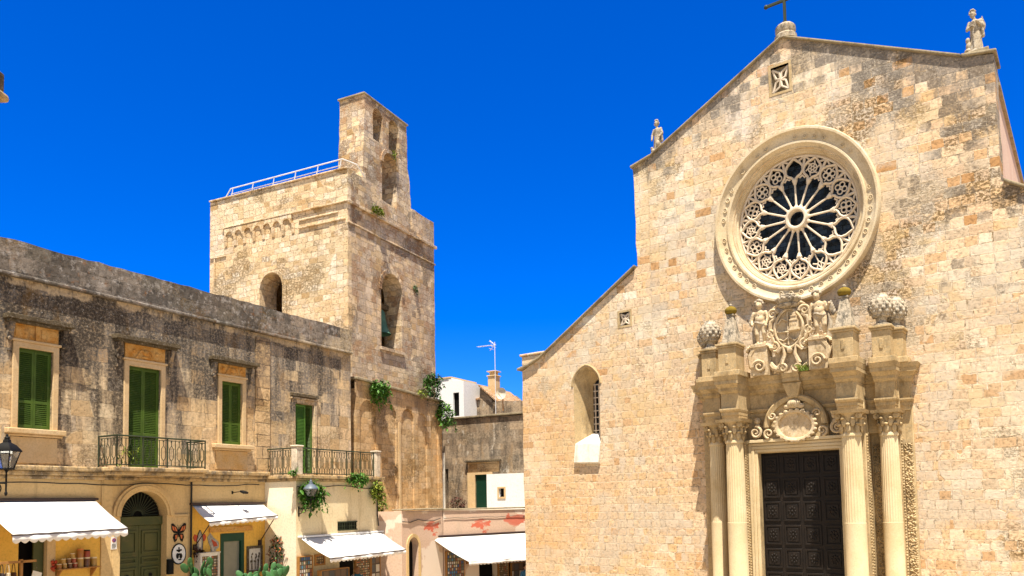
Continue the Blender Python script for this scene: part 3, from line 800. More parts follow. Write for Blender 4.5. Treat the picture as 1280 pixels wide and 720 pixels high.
# entablature: stepped plan (half), mirrored
def steps(off):
    c0 = .40 + off
    half = [(0.26, c0 + .16), (0.26, c0), (1.50 - off * .2, c0), (1.50 - off * .2, 1.48 + off * .9), (2.09 + off * .25, 1.48 + off * .9), (2.09 + off * .25, .40 + off * .7),
            (2.42 - off * .2, .40 + off * .7), (2.42 - off * .2, .72 + off * .8), (2.96 + off * .35, .72 + off * .8), (2.96 + off * .35, .22 + off * .7), (3.26 + off * .7, .22 + off * .7), (3.26 + off * .7, .0)]
    return [(x, -d) for x, d in half]
def slab(mb, off, z0, z1, off2=None):
    a = steps(off); b = steps(off if off2 is None else off2)
    A = [(-x, y) for x, y in reversed(a)] + a; B = [(-x, y) for x, y in reversed(b)] + b
    n = len(A)
    mb.add([(x, y, z0) for x, y in A] + [(x, y, z1) for x, y in B], [(i, i + 1, i + 1 + n, i + n) for i in range(n - 1)])
    for L, z, fl in ((A, z0, True), (B, z1, False)):
        t = tessellate_polygon([[Vector((x, y, 0)) for x, y in L]])
        mb.add([(x, y, z) for x, y in L], [tuple(q) for q in t])
en = MB()
slab(en, .0, 5.9, 6.02); slab(en, .03, 6.022, 6.14); slab(en, .07, 6.142, 6.2, .12); slab(en, .12, 6.202, 6.25)
slab(en, .0, 6.252, 6.74)
slab(en, .03, 6.742, 6.82, .12); slab(en, .13, 6.822, 6.90); slab(en, .14, 6.902, 7.02, .28); slab(en, .34, 7.022, 7.14); slab(en, .36, 7.142, 7.28, .44)
PX(en).build('entablature', M['portal'], portal, smooth=False, bevel=.008)
ky = MB()
ky.hexa([(-.14, -.74, 6.5), (.14, -.74, 6.5), (.14, -.4, 6.5), (-.14, -.4, 6.5), (-.30, -.86, 6.98), (.30, -.86, 6.98), (.30, -.4, 6.98), (-.30, -.4, 6.98)])
PX(ky).build('keystone', M['portal'], portal, bevel=.02)
def column(xc, d, r):
    c = MB()
    c.lathe([(0, -.55), (r * 1.5, -.55), (r * 1.5, -.2), (r * 1.45, -.2), (r * 1.45, -.08), (r * 1.25, -.02), (r * 1.3, .08), (r * 1.12, .14), (r * 1.03, .2), (r * 1.03, 2.55), (r * 1.0, 2.56)], (xc, -d, 0), n=32)
    N = 120
    prof = [(2.56, 1.0), (2.75, 1.0), (4.2, .95), (5.12, .9)]
    vs = []
    for z, k in prof:
        fl = 0 if z < 2.6 else 1
        for i in range(N):
            a = 2 * pi * i / N
            rr = r * k * (1 - fl * .055 * abs(sin(a * 12)) ** .6)
            vs.append((xc + rr * cos(a), -d + rr * sin(a), z))
    fs = []
    for j in range(len(prof) - 1):
        for i in range(N):
            k = (i + 1) % N
            fs.append((j * N + i, j * N + k, (j + 1) * N + k, (j + 1) * N + i))
    c.add(vs, fs)
    c.lathe([(r * .88, 5.12), (r * .98, 5.13), (r * 1.0, 5.18), (r * .95, 5.22), (r * .88, 5.25)], (xc, -d, 0), n=32)
    col = PX(c).build('column', M['column'], portal)
    q = MB()
    q.lathe([(r * .86, 5.22), (r * .92, 5.5), (r * 1.1, 5.75), (r * 1.3, 5.8)], (xc, -d, 0), n=24)
    for row, (z, rr, h) in enumerate(((5.36, r * 1.0, .15), (5.54, r * 1.08, .14))):
        for i in range(8):
            a = 2 * pi * (i + .5 * row) / 8
            q.ball((xc + rr * cos(a), -d + rr * sin(a), z), (.05, .075, h), 7, 6, Matrix.Rotation(a, 3, 'Z'))
            q.ball((xc + (rr + .06) * cos(a), -d + (rr + .06) * sin(a), z + h * .8), (.055, .065, .04), 6, 5, Matrix.Rotation(a, 3, 'Z'))
    for i in range(4):
        a = pi / 4 + i * pi / 2
        cx, cy = xc + r * 1.42 * cos(a), -d + r * 1.42 * sin(a)
        q.lathe([(0, -.04), (.085, -.04), (.095, 0), (.085, .04), (0, .04)], (cx, cy, 5.72), axis='y', n=12)
        q.tube([(cx - .04 * cos(a), cy - .06, 5.72), (cx, cy - .06, 5.75), (cx + .03, cy - .06, 5.72)], .018, 5)
    q.hexa([(xc - r * 1.45, -d - r * 1.45, 5.8), (xc + r * 1.45, -d - r * 1.45, 5.8), (xc + r * 1.45, -d + r * 1.45, 5.8), (xc - r * 1.45, -d + r * 1.45, 5.8),
            (xc - r * 1.55, -d - r * 1.55, 5.898), (xc + r * 1.55, -d - r * 1.55, 5.898), (xc + r * 1.55, -d + r * 1.55, 5.898), (xc - r * 1.55, -d + r * 1.55, 5.898)])
    PX(q).build('capital', M['portal'], portal)
for sx in (-1, 1):
    column(sx * 1.8, 1.18, .30); column(sx * 2.69, .46, .27)
# carved bands on the pier sides
for (xb, y0, y1, ztop) in ((-1.58, -.84, -.56, 5.2), (2.16, -.84, -.3, 5.2), (-1.75, -.9, -.88, 5.1), (3.02, -.22, -.1, 5.0)):
    if xb == -1.75: continue
    xf = {-1.58: -1.60, 2.16: 2.124, 3.02: 2.984}[xb]
    w = y1 - y0
    for j in (0, 1):
        o = MB(); z = -.2
        if xb == -1.58 and j == 0: o.box(-1.642, -1.60, -.84, -.525, -1.1, 5.1)
        yy = y0 + w * (.3 + .4 * j) if xb != -1.58 else y0 + .06 + .16 * j
        while z < ztop:
            o.ball((xf, yy + random.uniform(-.01, .01), z + .05 * j), (.035, .06, .05), 6, 5, Matrix.Rotation((-1) ** j * .6, 3, 'X'))
            z += .088
        PX(o).build('carved_band', M['portal'], portal)
for x0, x1 in ((2.15, 2.40), (3.0, 3.27)):
    nx, nz = 8, 190
    vs = [(x0 + (x1 - x0) * i / nx, -.105 - (0 if i in (0, nx) else random.uniform(0, .07) ** 1.0), -.6 + 5.5 * k / nz) for k in range(nz + 1) for i in range(nx + 1)]
    o = MB().add(vs, [(k * (nx + 1) + i, k * (nx + 1) + i + 1, (k + 1) * (nx + 1) + i + 1, (k + 1) * (nx + 1) + i) for k in range(nz) for i in range(nx)])
    PX(o).build('eroded_stone', M['portal'], portal, smooth=False)
# door surround mouldings + tympanum
df = MB()
for k, (w, d) in enumerate(((.0, .55), (.10, .58), (.2, .56))):
    x0 = 1.28 + w
    for s in (-1, 1): df.box(s * x0, s * (x0 + .095), -d, -.5, -1.1, 4.83 + w)
    df.box(-(x0 + .095), x0 + .095, -d, -.5, 4.832 + w, 4.925 + w)
df.box(-1.62, 1.62, -.66, -.5, 5.14, 5.24)
PX(df).build('door_surround', M['column'], portal, bevel=.012)
ty = MB()
ty.lathe([(.0, -.56), (.80, -.56), (.82, -.66), (.95, -.70), (1.0, -.66), (1.02, -.45), (1.02, -.40)], (0, 0, 5.62), 'y', 40, 0, pi)
ty.box(-1.0, 1.0, -.56, -.42, 5.244, 5.62)
t_o = PX(ty).build('tympanum', M['portal'], portal)
ct = MB()
ct.lathe([(0, -.60), (.50, -.62), (.54, -.72), (.62, -.74), (.66, -.66), (.66, -.5)], (0, 0, 5.62), 'y', 36, sx=1.0, sy=.78)
for k in range(22):
    a = 2 * pi * k / 22
    ct.ball((.64 * cos(a), -.70, 5.62 + .5 * sin(a)), (.075, .05, .06), 6, 5)
for s in (-1, 1):
    ct.tube(spiral(s * .84, 5.42, -.68, .16, .03, 1.4, -pi / 2, s), .045, 6, r1=.025)
    ct.tube(spiral(s * .70, 5.98, -.70, .13, .02, 1.3, pi, -s), .04, 6, r1=.02)
    ct.ball((s * 1.22, -.62, 5.86), .11, 10, 8); ct.tube(spiral(s * 1.28, 5.48, -.64, .2, .03, 1.6, pi / 2, s), .055, 6, r1=.03)
    ct.ball((s * 1.22, -.62, 5.70), (.09, .07, .07), 8, 6)
ct.ball((0, -.70, 6.32), (.22, .10, .15), 10, 8); ct.ball((-.2, -.68, 6.24), (.13, .06, .08), 8, 6); ct.ball((.2, -.68, 6.24), (.13, .06, .08), 8, 6)
ct.ball((0, -.78, 6.34), (.08, .05, .09), 8, 6); ct.ball((0, -.70, 5.14), (.18, .06, .06), 8, 6)
PX(ct).build('cartouche', M['arms'], portal)
# pedestals on the cornice
for s in (-1, 1):
    for (xc, d, hw, z1) in ((1.78, 1.30, .37, 8.36), (2.69, .72, .32, 8.4), (2.95, .30, .32, 8.34)):
        p = MB()
        hd = .42 if xc < 2 else .3
        p.box(s * xc - hw - .05, s * xc + hw + .05, -d - hd, -.004 if xc > 2.8 else -d + hd + .2, 7.284, 7.46)
        p.box(s * xc - hw * .8, s * xc + hw * .8, -d - hd + .08, -d + hd, 7.462, z1 - .14)
        p.box(s * xc - hw * .88, s * xc + hw * .88, -d - hd + .04, -d + hd, z1 - .138, z1 - .07)
        p.box(s * xc - hw, s * xc + hw, -d - hd, -d + hd, z1 - .068, z1)
        if xc < 2.8: p.box(s * xc - .05, s * xc + .05, -d - hd + .055, -d - hd + .08, 7.7, 8.0)
        PX(p).build('pedestal', M['portal'], portal, bevel=.015)
    v = MB()
    xc = s * .92
    v.tube([(xc, -.95, 7.42), (xc + s * .26, -.95, 7.6), (xc + s * .30, -.95, 7.95), (xc + s * .12, -.95, 8.2), (xc - s * .1, -.95, 8.25)], .12, 8, flat=1.6)
    v.tube(spiral(xc - s * .02, 7.56, -1.16, .22, .04, 1.5, 0 if s > 0 else pi, s), .05, 6, r1=.03)
    v.box(xc - .28, xc + .28, -1.1, -.6, 7.284, 8.2)
    for k in range(13):
        a = pi * k / 12
        v.ball((xc + .38 * cos(a), -.95, 8.12 + .16 * sin(a)), (.07, .22, .07), 7, 6)
    v.box(xc - .26, xc + .26, -1.15, -.6, 8.2, 8.3)
    PX(v).build('scroll_pedestal', M['arms'], portal)
# bronze door
dr = MB().box(AX - 1.26, AX + 1.26, -.24, -.16, -1.2, 4.79)
door = dr.build('door', M['doorwood'], church)
for cx in range(4):
    for rz in range(6):
        x0 = AX - 1.26 + .63 * cx; z1 = 4.79 - .76 * rz; z0 = z1 - .76
        p = MB()
        p.poly(rect(x0 + .05, x0 + .58, z0 + .06, z1 - .06), -.275, -.243, [rect(x0 + .10, x0 + .53, z0 + .12, z1 - .12)])
        p.box(x0 + .14, x0 + .49, -.27, -.243, z0 + .17, z1 - .17)
        xc, zc = x0 + .315, (z0 + z1) / 2
        for k in range(8):
            a = k * pi / 4
            p.ball((xc + .1 * cos(a), -.275, zc + .12 * sin(a)), (.035, .018, .045), 6, 5)
        p.ball((xc, -.28, zc), (.045, .025, .05), 6, 5)
        p.build('door_panel', M['doorwood'], door, bevel=.006)

# ------------------------------------------------------------ carved things standing on the church
def W(u, d, z): # church local -> world
    o, yw = CH
    x, y = u, -d
    return (o[0] + x * cos(yw) - y * sin(yw), o[1] + x * sin(yw) + y * cos(yw), z)
def pine(u, d, z, label):
    root = thing('pine_cone_finial', label, 'finial', W(u, d, z), CH[1], 'pine cone finials on the portal')
    MB().lathe([(.0, 0), (.26, 0), (.26, .05), (.17, .09), (.13, .18), (.17, .24), (.0, .24)], n=16).build('foot', M['finial'], root)
    b = MB(); b.lathe([(.0, .22), (.2, .26), (.32, .42), (.35, .58), (.30, .78), (.17, .95), (0, 1.02)], n=18)
    for r_ in range(7):
        z_ = .32 + r_ * .1; rr = [.24, .31, .345, .345, .31, .25, .16][r_]
        for k in range(11):
            a = 2 * pi * (k + .5 * (r_ % 2)) / 11
            b.ball((rr * cos(a), rr * sin(a), z_), (.026, .058, .06), 6, 5, Matrix.Rotation(a, 3, 'Z'))
    b.build('cone', M['finial'], root)
    return root
pine(AX - 2.69, .72, 8.4, 'stone pine cone finial on the left end of the portal cornice, beside the left obelisk')
pine(AX + 2.69, .72, 8.4, 'front pine cone finial on the right end of the portal cornice')
pine(AX - 2.95, .30, 8.34, 'pine cone finial against the wall behind the left pine cone')
pine(AX + 2.98, .30, 8.34, 'rear pine cone finial against the wall at the right end of the portal')
def obelisk(u, d, z, label):
    root = thing('obelisk_finial', label, 'finial', W(u, d, z), CH[1], 'obelisk finials on the portal')
    ob = MB(); ob.box(-.30, .30, -.30, .30, 0, .08)
    ob.hexa([(-.25, -.25, .082), (.25, -.25, .082), (.25, .25, .082), (-.25, .25, .082), (-.10, -.10, .95), (.10, -.10, .95), (.10, .10, .95), (-.10, .10, .95)])
    ob.box(-.13, .13, -.13, .13, .95, 1.0)
    for k in range(26):
        z_ = random.uniform(.12, .85); w = .25 - .15 * z_ / .95
        ob.ball((random.uniform(-w, w) * .8, -w - .001, z_), (.02, .012, .03), 5, 4); ob.ball((-w, random.uniform(-w, w) * .8, z_), (.012, .02, .03), 5, 4)
    ob.build('shaft', M['finial'], root, bevel=.01)
    MB().ball((0, 0, 1.13), (.2, .2, .15), 16, 10).build('ball', M['ochreball'], root)
    MB().ball((0, 0, 1.31), (.06, .06, .06), 8, 6).build('tip', M['finial'], root)
obelisk(AX - 1.74, 1.25, 8.36, 'small stone obelisk with an ochre ball, left of the carved coat of arms')
obelisk(AX + 1.80, 1.25, 8.36, 'small stone obelisk with an ochre ball, right of the carved coat of arms')

def cherub(u, d, z, label, s, lean, hair=True):
    root = thing('cherub_statue', label, 'statue', W(u, d, z), CH[1], 'cherubs flanking the coat of arms')
    b = MB()
    sh = lean
    b.limb((-.10, .0, .66), (-.11, -.06, .36), .12, .082); b.limb((-.11, -.06, .36), (-.10, .02, .07), .085, .05); b.ball((-.10, -.06, .04), (.055, .11, .045))
    b.limb((.10, .0, .66), (.13, -.07, .38), .12, .08); b.limb((.13, -.07, .38), (.12, .03, .07), .083, .05); b.ball((.12, -.05, .04), (.055, .11, .045))
    b.ball((0, 0, .72), (.18, .14, .14)); b.ball((sh * .3, -.03, .84), (.165, .145, .16)); b.ball((sh * .6, -.01, 1.0), (.18, .13, .15))
    b.limb((sh * .7, 0, 1.08), (sh * .9, -.01, 1.18), .07, .06)
    b.ball((sh, -.03, 1.30), (.115, .125, .145)); b.ball((sh, -.15, 1.28), (.022, .03, .03)); b.ball((sh, -.12, 1.22), (.04, .03, .02)); b.ball((sh - .045, -.125, 1.325), (.03, .02, .015)); b.ball((sh + .045, -.125, 1.325), (.03, .02, .015))
    b.limb((sh * .6 - .19, 0, 1.06), (sh * .5 - .27, -.02, .82), .065, .055); b.limb((sh * .5 - .27, -.02, .82), (-.30 * 1, -.06, .6) if s > 0 else (-.22, -.16, .66), .055, .04); b.ball((-.30, -.06, .57) if s > 0 else (-.21, -.18, .64), .05)
    b.limb((sh * .6 + .19, 0, 1.06), (sh * .5 + .26, -.03, .84), .065, .055); b.limb((sh * .5 + .26, -.03, .84), (.30, -.12, .98) if s > 0 else (.22, -.12, .64), .055, .04); b.ball((.31, -.13, 1.0) if s > 0 else (.22, -.13, .6), .05)
    o = b.build('body', M['arms'], root); sculpt(o, .022, 3)
    h = MB()
    for k in range(40):
        a = random.uniform(0, 2 * pi); t = random.uniform(-.1, 1.45)
        if cos(a - 3 * pi / 2) > .55 and t < .75: continue
        h.ball((sh + .125 * cos(a) * cos(t), -.02 + .135 * sin(a) * cos(t), 1.33 + .14 * sin(t)), random.uniform(.035, .055), 6, 5)
    h.build('hair', M['statue'], root)
    c = MB()
    c.tube([(.17 * cos(2 * pi * k / 16), .14 * sin(2 * pi * k / 16) - .0, .70 + .04 * sin(2 * pi * k / 8)) for k in range(16)], .045, 6, closed=True)
    c.tube([(.16 * s, .1, .72), (.24 * s, .12, .5), (.22 * s, .14, .15), (.2 * s, .14, .0)], [.07, .09, .1, .12], 8); c.tube([(.13, .05, 1.1), (0, -.13, .95), (-.15, -.08, .76)], .03, 6)
    c.build('drapery', M['statue'], root)
    w = MB()
    for q in range(5): w.ball((.25 * s + .03 * q * s, .14, 1.0 - .06 * q), (.05, .03, .16 - .012 * q), 7, 6, Matrix.Rotation(.4 * s, 3, 'Y'))
    w.build('wing', M['statue'], root)
cherub(AX - .90, .88, 8.3, 'nude curly haired stone cherub standing on the left scroll beside the coat of arms', -1, -.02)
cherub(AX + .98, .88, 8.3, 'stone cherub with head tilted left, standing on the right scroll beside the coat of arms', 1, -.08)

arms = thing('coat_of_arms', 'carved stone coat of arms with a castle shield and scrolls above the church portal', 'coat of arms', W(AX + .02, .80, 7.284), CH[1])
sh = MB()
shp = [(.40 * cos(a) * (1 + .1 * cos(2 * a)), 1.42 + .62 * sin(a)) for a in [2 * pi * k / 40 for k in range(40)]]
sh.poly(shp, -.10, .05); sh.tube([(x, -.14, z) for x, z in shp], .05, 6, closed=True)
sh.tube([(-.02, -.16, .9), (-.02, -.17, 1.95)], .03, 6); sh.tube([(-.36, -.16, 1.34), (0, -.17, 1.30), (.36, -.16, 1.36)], .03, 6)
sh.tube([(-.34, -.16, 1.6), (-.2, -.17, 1.75), (-.06, -.16, 1.66)], .03, 6); sh.tube([(-.3, -.16, 1.1), (-.16, -.17, 1.02), (0, -.16, 1.14), (.18, -.17, 1.0), (.32, -.16, 1.12)], .03, 6)
sh.build('shield', M['arms'], arms)
cs = MB()
cs.box(.05, .32, -.26, -.09, 1.38, 1.64); cs.box(.09, .28, -.25, -.09, 1.642, 1.78); cs.box(.13, .24, -.24, -.09, 1.782, 1.90); cs.box(.02, .35, -.28, -.09, 1.32, 1.378); cs.box(.06, .31, -.28, -.09, 1.63, 1.67); cs.box(.10, .27, -.27, -.09, 1.77, 1.80)
for x in (.10, .165, .23): cs.box(x, x + .03, -.275, -.262, 1.48, 1.55)
cs.build('castle_charge', M['arms'], arms, bevel=.008)
sv = MB()
for s in (-1, 1):
    sv.tube(spiral(s * .50, 1.95, -.10, .17, .03, 1.5, pi if s > 0 else 0, -s), .055, 6, r1=.03)
    sv.tube([(s * .40, -.08, 1.85), (s * .58, -.08, 1.72), (s * .62, -.08, 1.4), (s * .52, -.1, 1.15), (s * .44, -.1, .95)], [.05, .075, .06, .07, .05], 7)
    sv.tube(spiral(s * .60, 1.30, -.12, .14, .03, 1.4, pi / 2, s), .045, 6, r1=.025); sv.tube(spiral(s * .48, .86, -.14, .17, .03, 1.5, pi / 2, s), .055, 6, r1=.03)
    sv.tube([(s * .40, -.12, .70), (s * .2, -.14, .86), (s * .16, -.14, .6), (s * .28, -.14, .3), (s * .16, -.14, .1)], [.07, .06, .06, .085, .06], 7)
    sv.tube(spiral(s * .22, .16, -.18, .16, .03, 1.3, pi, s), .05, 6, r1=.03)
    sv.tube([(s * .3, -.1, .1), (s * .55, -.1, .22), (s * .72, -.08, .46), (s * .64, -.06, .6)], [.06, .1, .09, .04], 7)
    for k in range(7): sv.ball((s * (.5 + .05 * k), -.05, .1 + .085 * k), (.09, .05, .05), 6, 5, Matrix.Rotation(.8 * s, 3, 'Y'))
    for k in range(5): sv.ball((s * (.60 + .03 * (k % 2)), -.06, 1.45 + .13 * k), (.06, .05, .08), 6, 5)
    for k in range(4): sv.tube(spiral(s * (.72), 1.75 - .28 * k, -.05, .08, .02, 1.2, 0 if s > 0 else pi, s * (-1) ** k), .03, 5, r1=.018)
    sv.tube([(s * .2, -.05, 2.12), (s * .36, -.06, 2.24), (s * .5, -.04, 2.16)], [.05, .06, .03], 6)
sv.ball((0, -.14, .74), (.1, .07, .12), 8, 6); sv.box(-.5, .5, -.02, .3, 0, 2.0); sv.box(-.75, .75, .02, .3, 0, .6)
sv.build('scrollwork', M['arms'], arms)
cw = MB()
cw.lathe([(.10, 2.06), (.26, 2.10), (.30, 2.18), (.27, 2.22), (.33, 2.26), (.37, 2.34), (.28, 2.40), (.1, 2.44), (0, 2.44)], (0, -.12, 0), n=20)
for k in range(14):
    a = 2 * pi * k / 14
    cw.ball((.34 * cos(a), -.12 + .32 * sin(a), 2.36), (.07, .07, .06), 6, 5); cw.ball((.2 * cos(a), -.12 + .2 * sin(a), 2.45 + .02 * (k % 2)), (.07, .07, .05), 6, 5)
cw.build('crown', M['statue'], arms)

def robed(u, d, z, h, label, tilt, wing, companion):
    root = thing('gable_statue', label, 'statue', W(u, d, z), CH[1] , None)
    b = MB()
    b.box(-.24, .24, -.2, .2, 0, .07)
    N = 40; vs = []; pr = [(.06, .20), (.2, .19), (.45, .17), (.62, .16), (.75, .15), (.9, .17), (1.0, .16), (1.06, .08)]
    for zz, rr in pr:
        for i in range(N):
            a = 2 * pi * i / N
            f = 1 + (.11 * sin(a * 7 + zz * 3) + .05 * sin(a * 13)) * max(0, (.8 - zz)) * 1.3
            vs.append((rr * f * cos(a) * 1.08, rr * f * sin(a) * .85, zz))
    fs = [(j * N + i, j * N + (i + 1) % N, (j + 1) * N + (i + 1) % N, (j + 1) * N + i) for j in range(len(pr) - 1) for i in range(N)]
    b.add(vs, fs + [tuple(range(N)), tuple(range((len(pr) - 1) * N, len(pr) * N))])
    b.limb((0, 0, 1.04), (tilt * .5, -.02, 1.12), .06, .055)
    b.ball((tilt, -.03, 1.24), (.09, .105, .125)); b.ball((tilt, -.13, 1.23), (.02, .03, .03)); b.ball((tilt, -.105, 1.17), (.035, .03, .02))
    b.limb((-.17, 0, 1.0), (-.25, -.03, .80), .065, .055); b.limb((-.25, -.03, .80), (-.06, -.19, .82) if companion == 'a' else (-.24, -.12, .58), .055, .04)
    b.limb((.17, 0, 1.0), (.26, -.02, .80), .065, .06); b.limb((.26, -.02, .80), (.08, -.2, .92) if companion == 'a' else (.18, -.14, .66), .055, .04); b.ball((.07, -.21, .93) if companion == 'a' else (.17, -.16, .64), .045)
    b.limb((.19, -.02, .98), (.24, .0, .5), .07, .06)
    o = b.build('figure', M['statue'], root); sculpt(o, .018, 2)
    hh = MB()
    for k in range(46):
        a = random.uniform(0, 2 * pi); t = random.uniform(-.6, 1.5)
        if cos(a - 3 * pi / 2) > .45 and t < .75: continue
        hh.ball((tilt + .098 * cos(a) * cos(t), -.02 + .11 * sin(a) * cos(t), 1.27 + .12 * sin(t)), random.uniform(.028, .042), 6, 5)
    hh.build('hair', M['statue'], root)
    if wing:
        w = MB()
        for q in range(7): w.ball((.19 + .016 * q, .13, 1.0 - .03 * q), (.03, .025, .19 - .012 * q), 7, 6, Matrix.Rotation(.2, 3, 'Y'))
        w.build('wing', M['statue'], root)
    c = MB()
    if companion == 'a':
        c.ball((-.24, -.08, .44), (.08, .08, .1)); c.ball((-.22, -.06, .26), (.10, .1, .16)); c.ball((-.26, -.1, .1), (.12, .12, .07))
    else:
        c.ball((-.20, -.10, .14), (.11, .1, .09)); c.ball((-.24, -.14, .24), (.07, .06, .06)); c.ball((.10, -.18, .36), (.10, .08, .13)); c.ball((.18, -.12, .14), (.1, .09, .12))
    o2 = c.build('attribute', M['statue'], root); sculpt(o2, .02, 2)
    root.scale = (h / 1.37 * .84, h / 1.37 * .9, h / 1.37)
    return root
robed(16.62, -.25, 16.3, 1.32, 'weathered robed angel statue with a wing on the right corner of the church gable', -.05, True, 'a')
MB().box(16.35, 16.95, .0, .55, 16.17, 16.31).build('statue_plinth', M['coping'], church, bevel=.02)
robed(6.34, -.2, 16.2, 1.28, 'weathered stone statue in a short tunic on the left shoulder of the church gable', -.02, False, 'b')
MB().hexa([(6.1, .0, 16.14), (6.6, .0, 16.14), (6.6, .45, 16.14), (6.1, .45, 16.14), (6.12, .02, 16.22), (6.58, .02, 16.40), (6.58, .43, 16.40), (6.12, .43, 16.22)]).build('statue_plinth', M['coping'], church)

cross = thing('gable_cross', 'dark iron cross on a round stone base at the peak of the church gable', 'cross', W(11.15, -.25, 18.86), CH[1])
MB().lathe([(0, -.1), (.36, -.1), (.36, .05), (.30, .12), (.33, .2), (.33, .36), (.26, .44), (0, .46)], n=20).build('base', M['statue'], cross)
k = MB(); k.box(-.045, .045, -.04, .04, .44, 2.2); k.box(-.62, .62, -.038, .038, 1.30, 1.39)
for s in (-1, 1): k.ball((s * .62, 0, 1.345), (.08, .06, .08), 8, 6)
k.ball((0, 0, 2.22), .08, 8, 6); k.box(-.07, .07, -.06, .06, .44, .6)
k.build('iron_cross', M['iron'], cross, bevel=.008)
t_ = MB()
for k in range(60):
    a = random.uniform(0, 2 * pi); l = random.uniform(.1, .24); x, y = random.uniform(-.14, .14), random.uniform(-.08, .08)
    t_.tube([(x, y, 0), (x + .4 * l * cos(a), y + .3 * l * sin(a), l * .8), (x + .9 * l * cos(a), y + .7 * l * sin(a), l)], .012, 3, r1=.004)
w = t_.build('weed_tuft', M['leafyellow'], None, loc=W(AX + .45, 1.05, 7.28), rotz=CH[1])
tag(w, 'small tuft of green weeds growing on the portal cornice below the coat of arms', 'weeds')

# ================================================================== PALAZZO (left)
LO = ((-13.128, 20.0, 0.0), radians(60.797))
def WL(u, d, z):
    o, yw = LO
    return (o[0] + u * cos(yw) + d * sin(yw), o[1] + u * sin(yw) - d * cos(yw), z)
pal = thing('palazzo', 'long weathered two storey stone building with green shutters above a row of ochre shops', 'building', *LO)
XL = -7.0; XR = 13.45
WIN = [(.36, 1.26, 5.52, 7.66), (3.52, 4.60, 4.56, 7.63), (6.93, 7.80, 5.46, 7.60), (10.30, 11.28, 4.56, 7.18)]
wins = [rect(*w) for w in WIN]
top = [(XL, 4.3), (XR, 4.3)] + wobble_line((XR, 4.35), (XR, 9.5), 10, .012) + [(XR, 9.5), (XL, 9.5)]
MB().poly(top, 0, .5, wins).build('upper_wall', M['palazzo'], pal, smooth=False)
arc = arch(3.30, 4.85, -1.25, 3.14, 20, .74)
d1 = rect(.48, 1.20, -1.25, 2.75); d3 = rect(6.93, 7.92, -1.25, 2.47)
MB().poly(rect(XL, 8.9, -1.4, 4.298), 0, .5, [arc, d1, d3]).build('ground_floor_wall', M['ochre'], pal, smooth=False)
bd = MB().box(XL, XR - .02, .5, 6.5, -1.4, 9.45); bd.box(8.87, XR - .01, .01, .5, -1.4, 4.298)
bd.build('rear_wall', M['palazzo'], pal, smooth=False)
# parapet with uneven top
tp = [(XL, 9.602)] + [(XR, 9.602)] + wobble_line((XR, 10.5), (XL, 10.46), 60, .025) + [(XL, 10.46)]
MB().poly(tp, -.06, .42).build('parapet', M['parapet'], pal, smooth=False, bevel=.02)
cn = MB().box(XL, XR + .03, -.13, .4, 9.50, 9.60)
cn.build('cornice', M['parapet'], pal, bevel=.03)
MB().box(8.40, 9.06, -.06, -.003, 4.56, 9.37).build('quoin_strip', M['quoin'], pal, smooth=False, bevel=.015)
# string ledge between the storeys
ld = MB().box(XL, 8.86, -.30, -.003, 4.42, 4.55); ld.box(XL, 8.86, -.2, -.003, 4.30, 4.418); ld.box(XL, 8.86, -.12, -.003, 4.20, 4.298)
ld.build('ledge', M['ledge'], pal, smooth=False, bevel=.03)
MB().box(XL, .47, -.012, -.003, -1.35, 3.55).build('saffron_panel', M['saffron'], pal, smooth=False)  # deeper orange panels, topping out just below the awning rollers
MB().box(1.43, 2.715, -.012, -.003, -1.35, 3.55).build('saffron_panel', M['saffron'], pal, smooth=False)
MB().poly([(5.79, -1.35), (6.92, -1.35), (6.92, 2.48), (7.93, 2.48), (7.93, -1.35), (8.86, -1.35), (8.86, 3.36), (5.79, 3.36)], -.012, -.003).build('saffron_panel', M['saffron'], pal, smooth=False)
pi_ = MB().box(2.72, 3.06, -.05, -.003, -1.3, 4.198); pi_.box(5.02, 5.62, -.05, -.003, -1.3, 3.08); pi_.box(5.0, 5.66, -.07, -.003, 3.082, 3.16)
pi_.build('pilaster', M['ochre'], pal, smooth=False, bevel=.01)

def shutter_leaf(x0, x1, z0, z1, y, mat, tilt=.6, open_lower=False):
    m = MB(); st = .055
    zm = z0 + (z1 - z0) * .34
    for a, b in ((x0, x0 + st), (x1 - st, x1)): m.box(a, b, y, y + .045, z0, z1)
    for a, b in ((z0, z0 + .1), (zm - .035, zm + .035), (z1 - .07, z1)): m.box(x0 + st, x1 - st, y + .002, y + .043, a, b)
    for lo, hi in ((z0 + .1, zm - .035), (zm + .035, z1 - .07)):
        n = int((hi - lo) / .052)
        for i in range(n):
            z = lo + (i + .5) * (hi - lo) / n
            m.hexa([(x0 + st, y + .004, z - .03), (x1 - st, y + .004, z - .03), (x1 - st, y + .038, z + .012), (x0 + st, y + .038, z + .012),
                    (x0 + st, y + .004, z - .022), (x1 - st, y + .004, z - .022), (x1 - st, y + .038, z + .02), (x0 + st, y + .038, z + .02)])
    return m
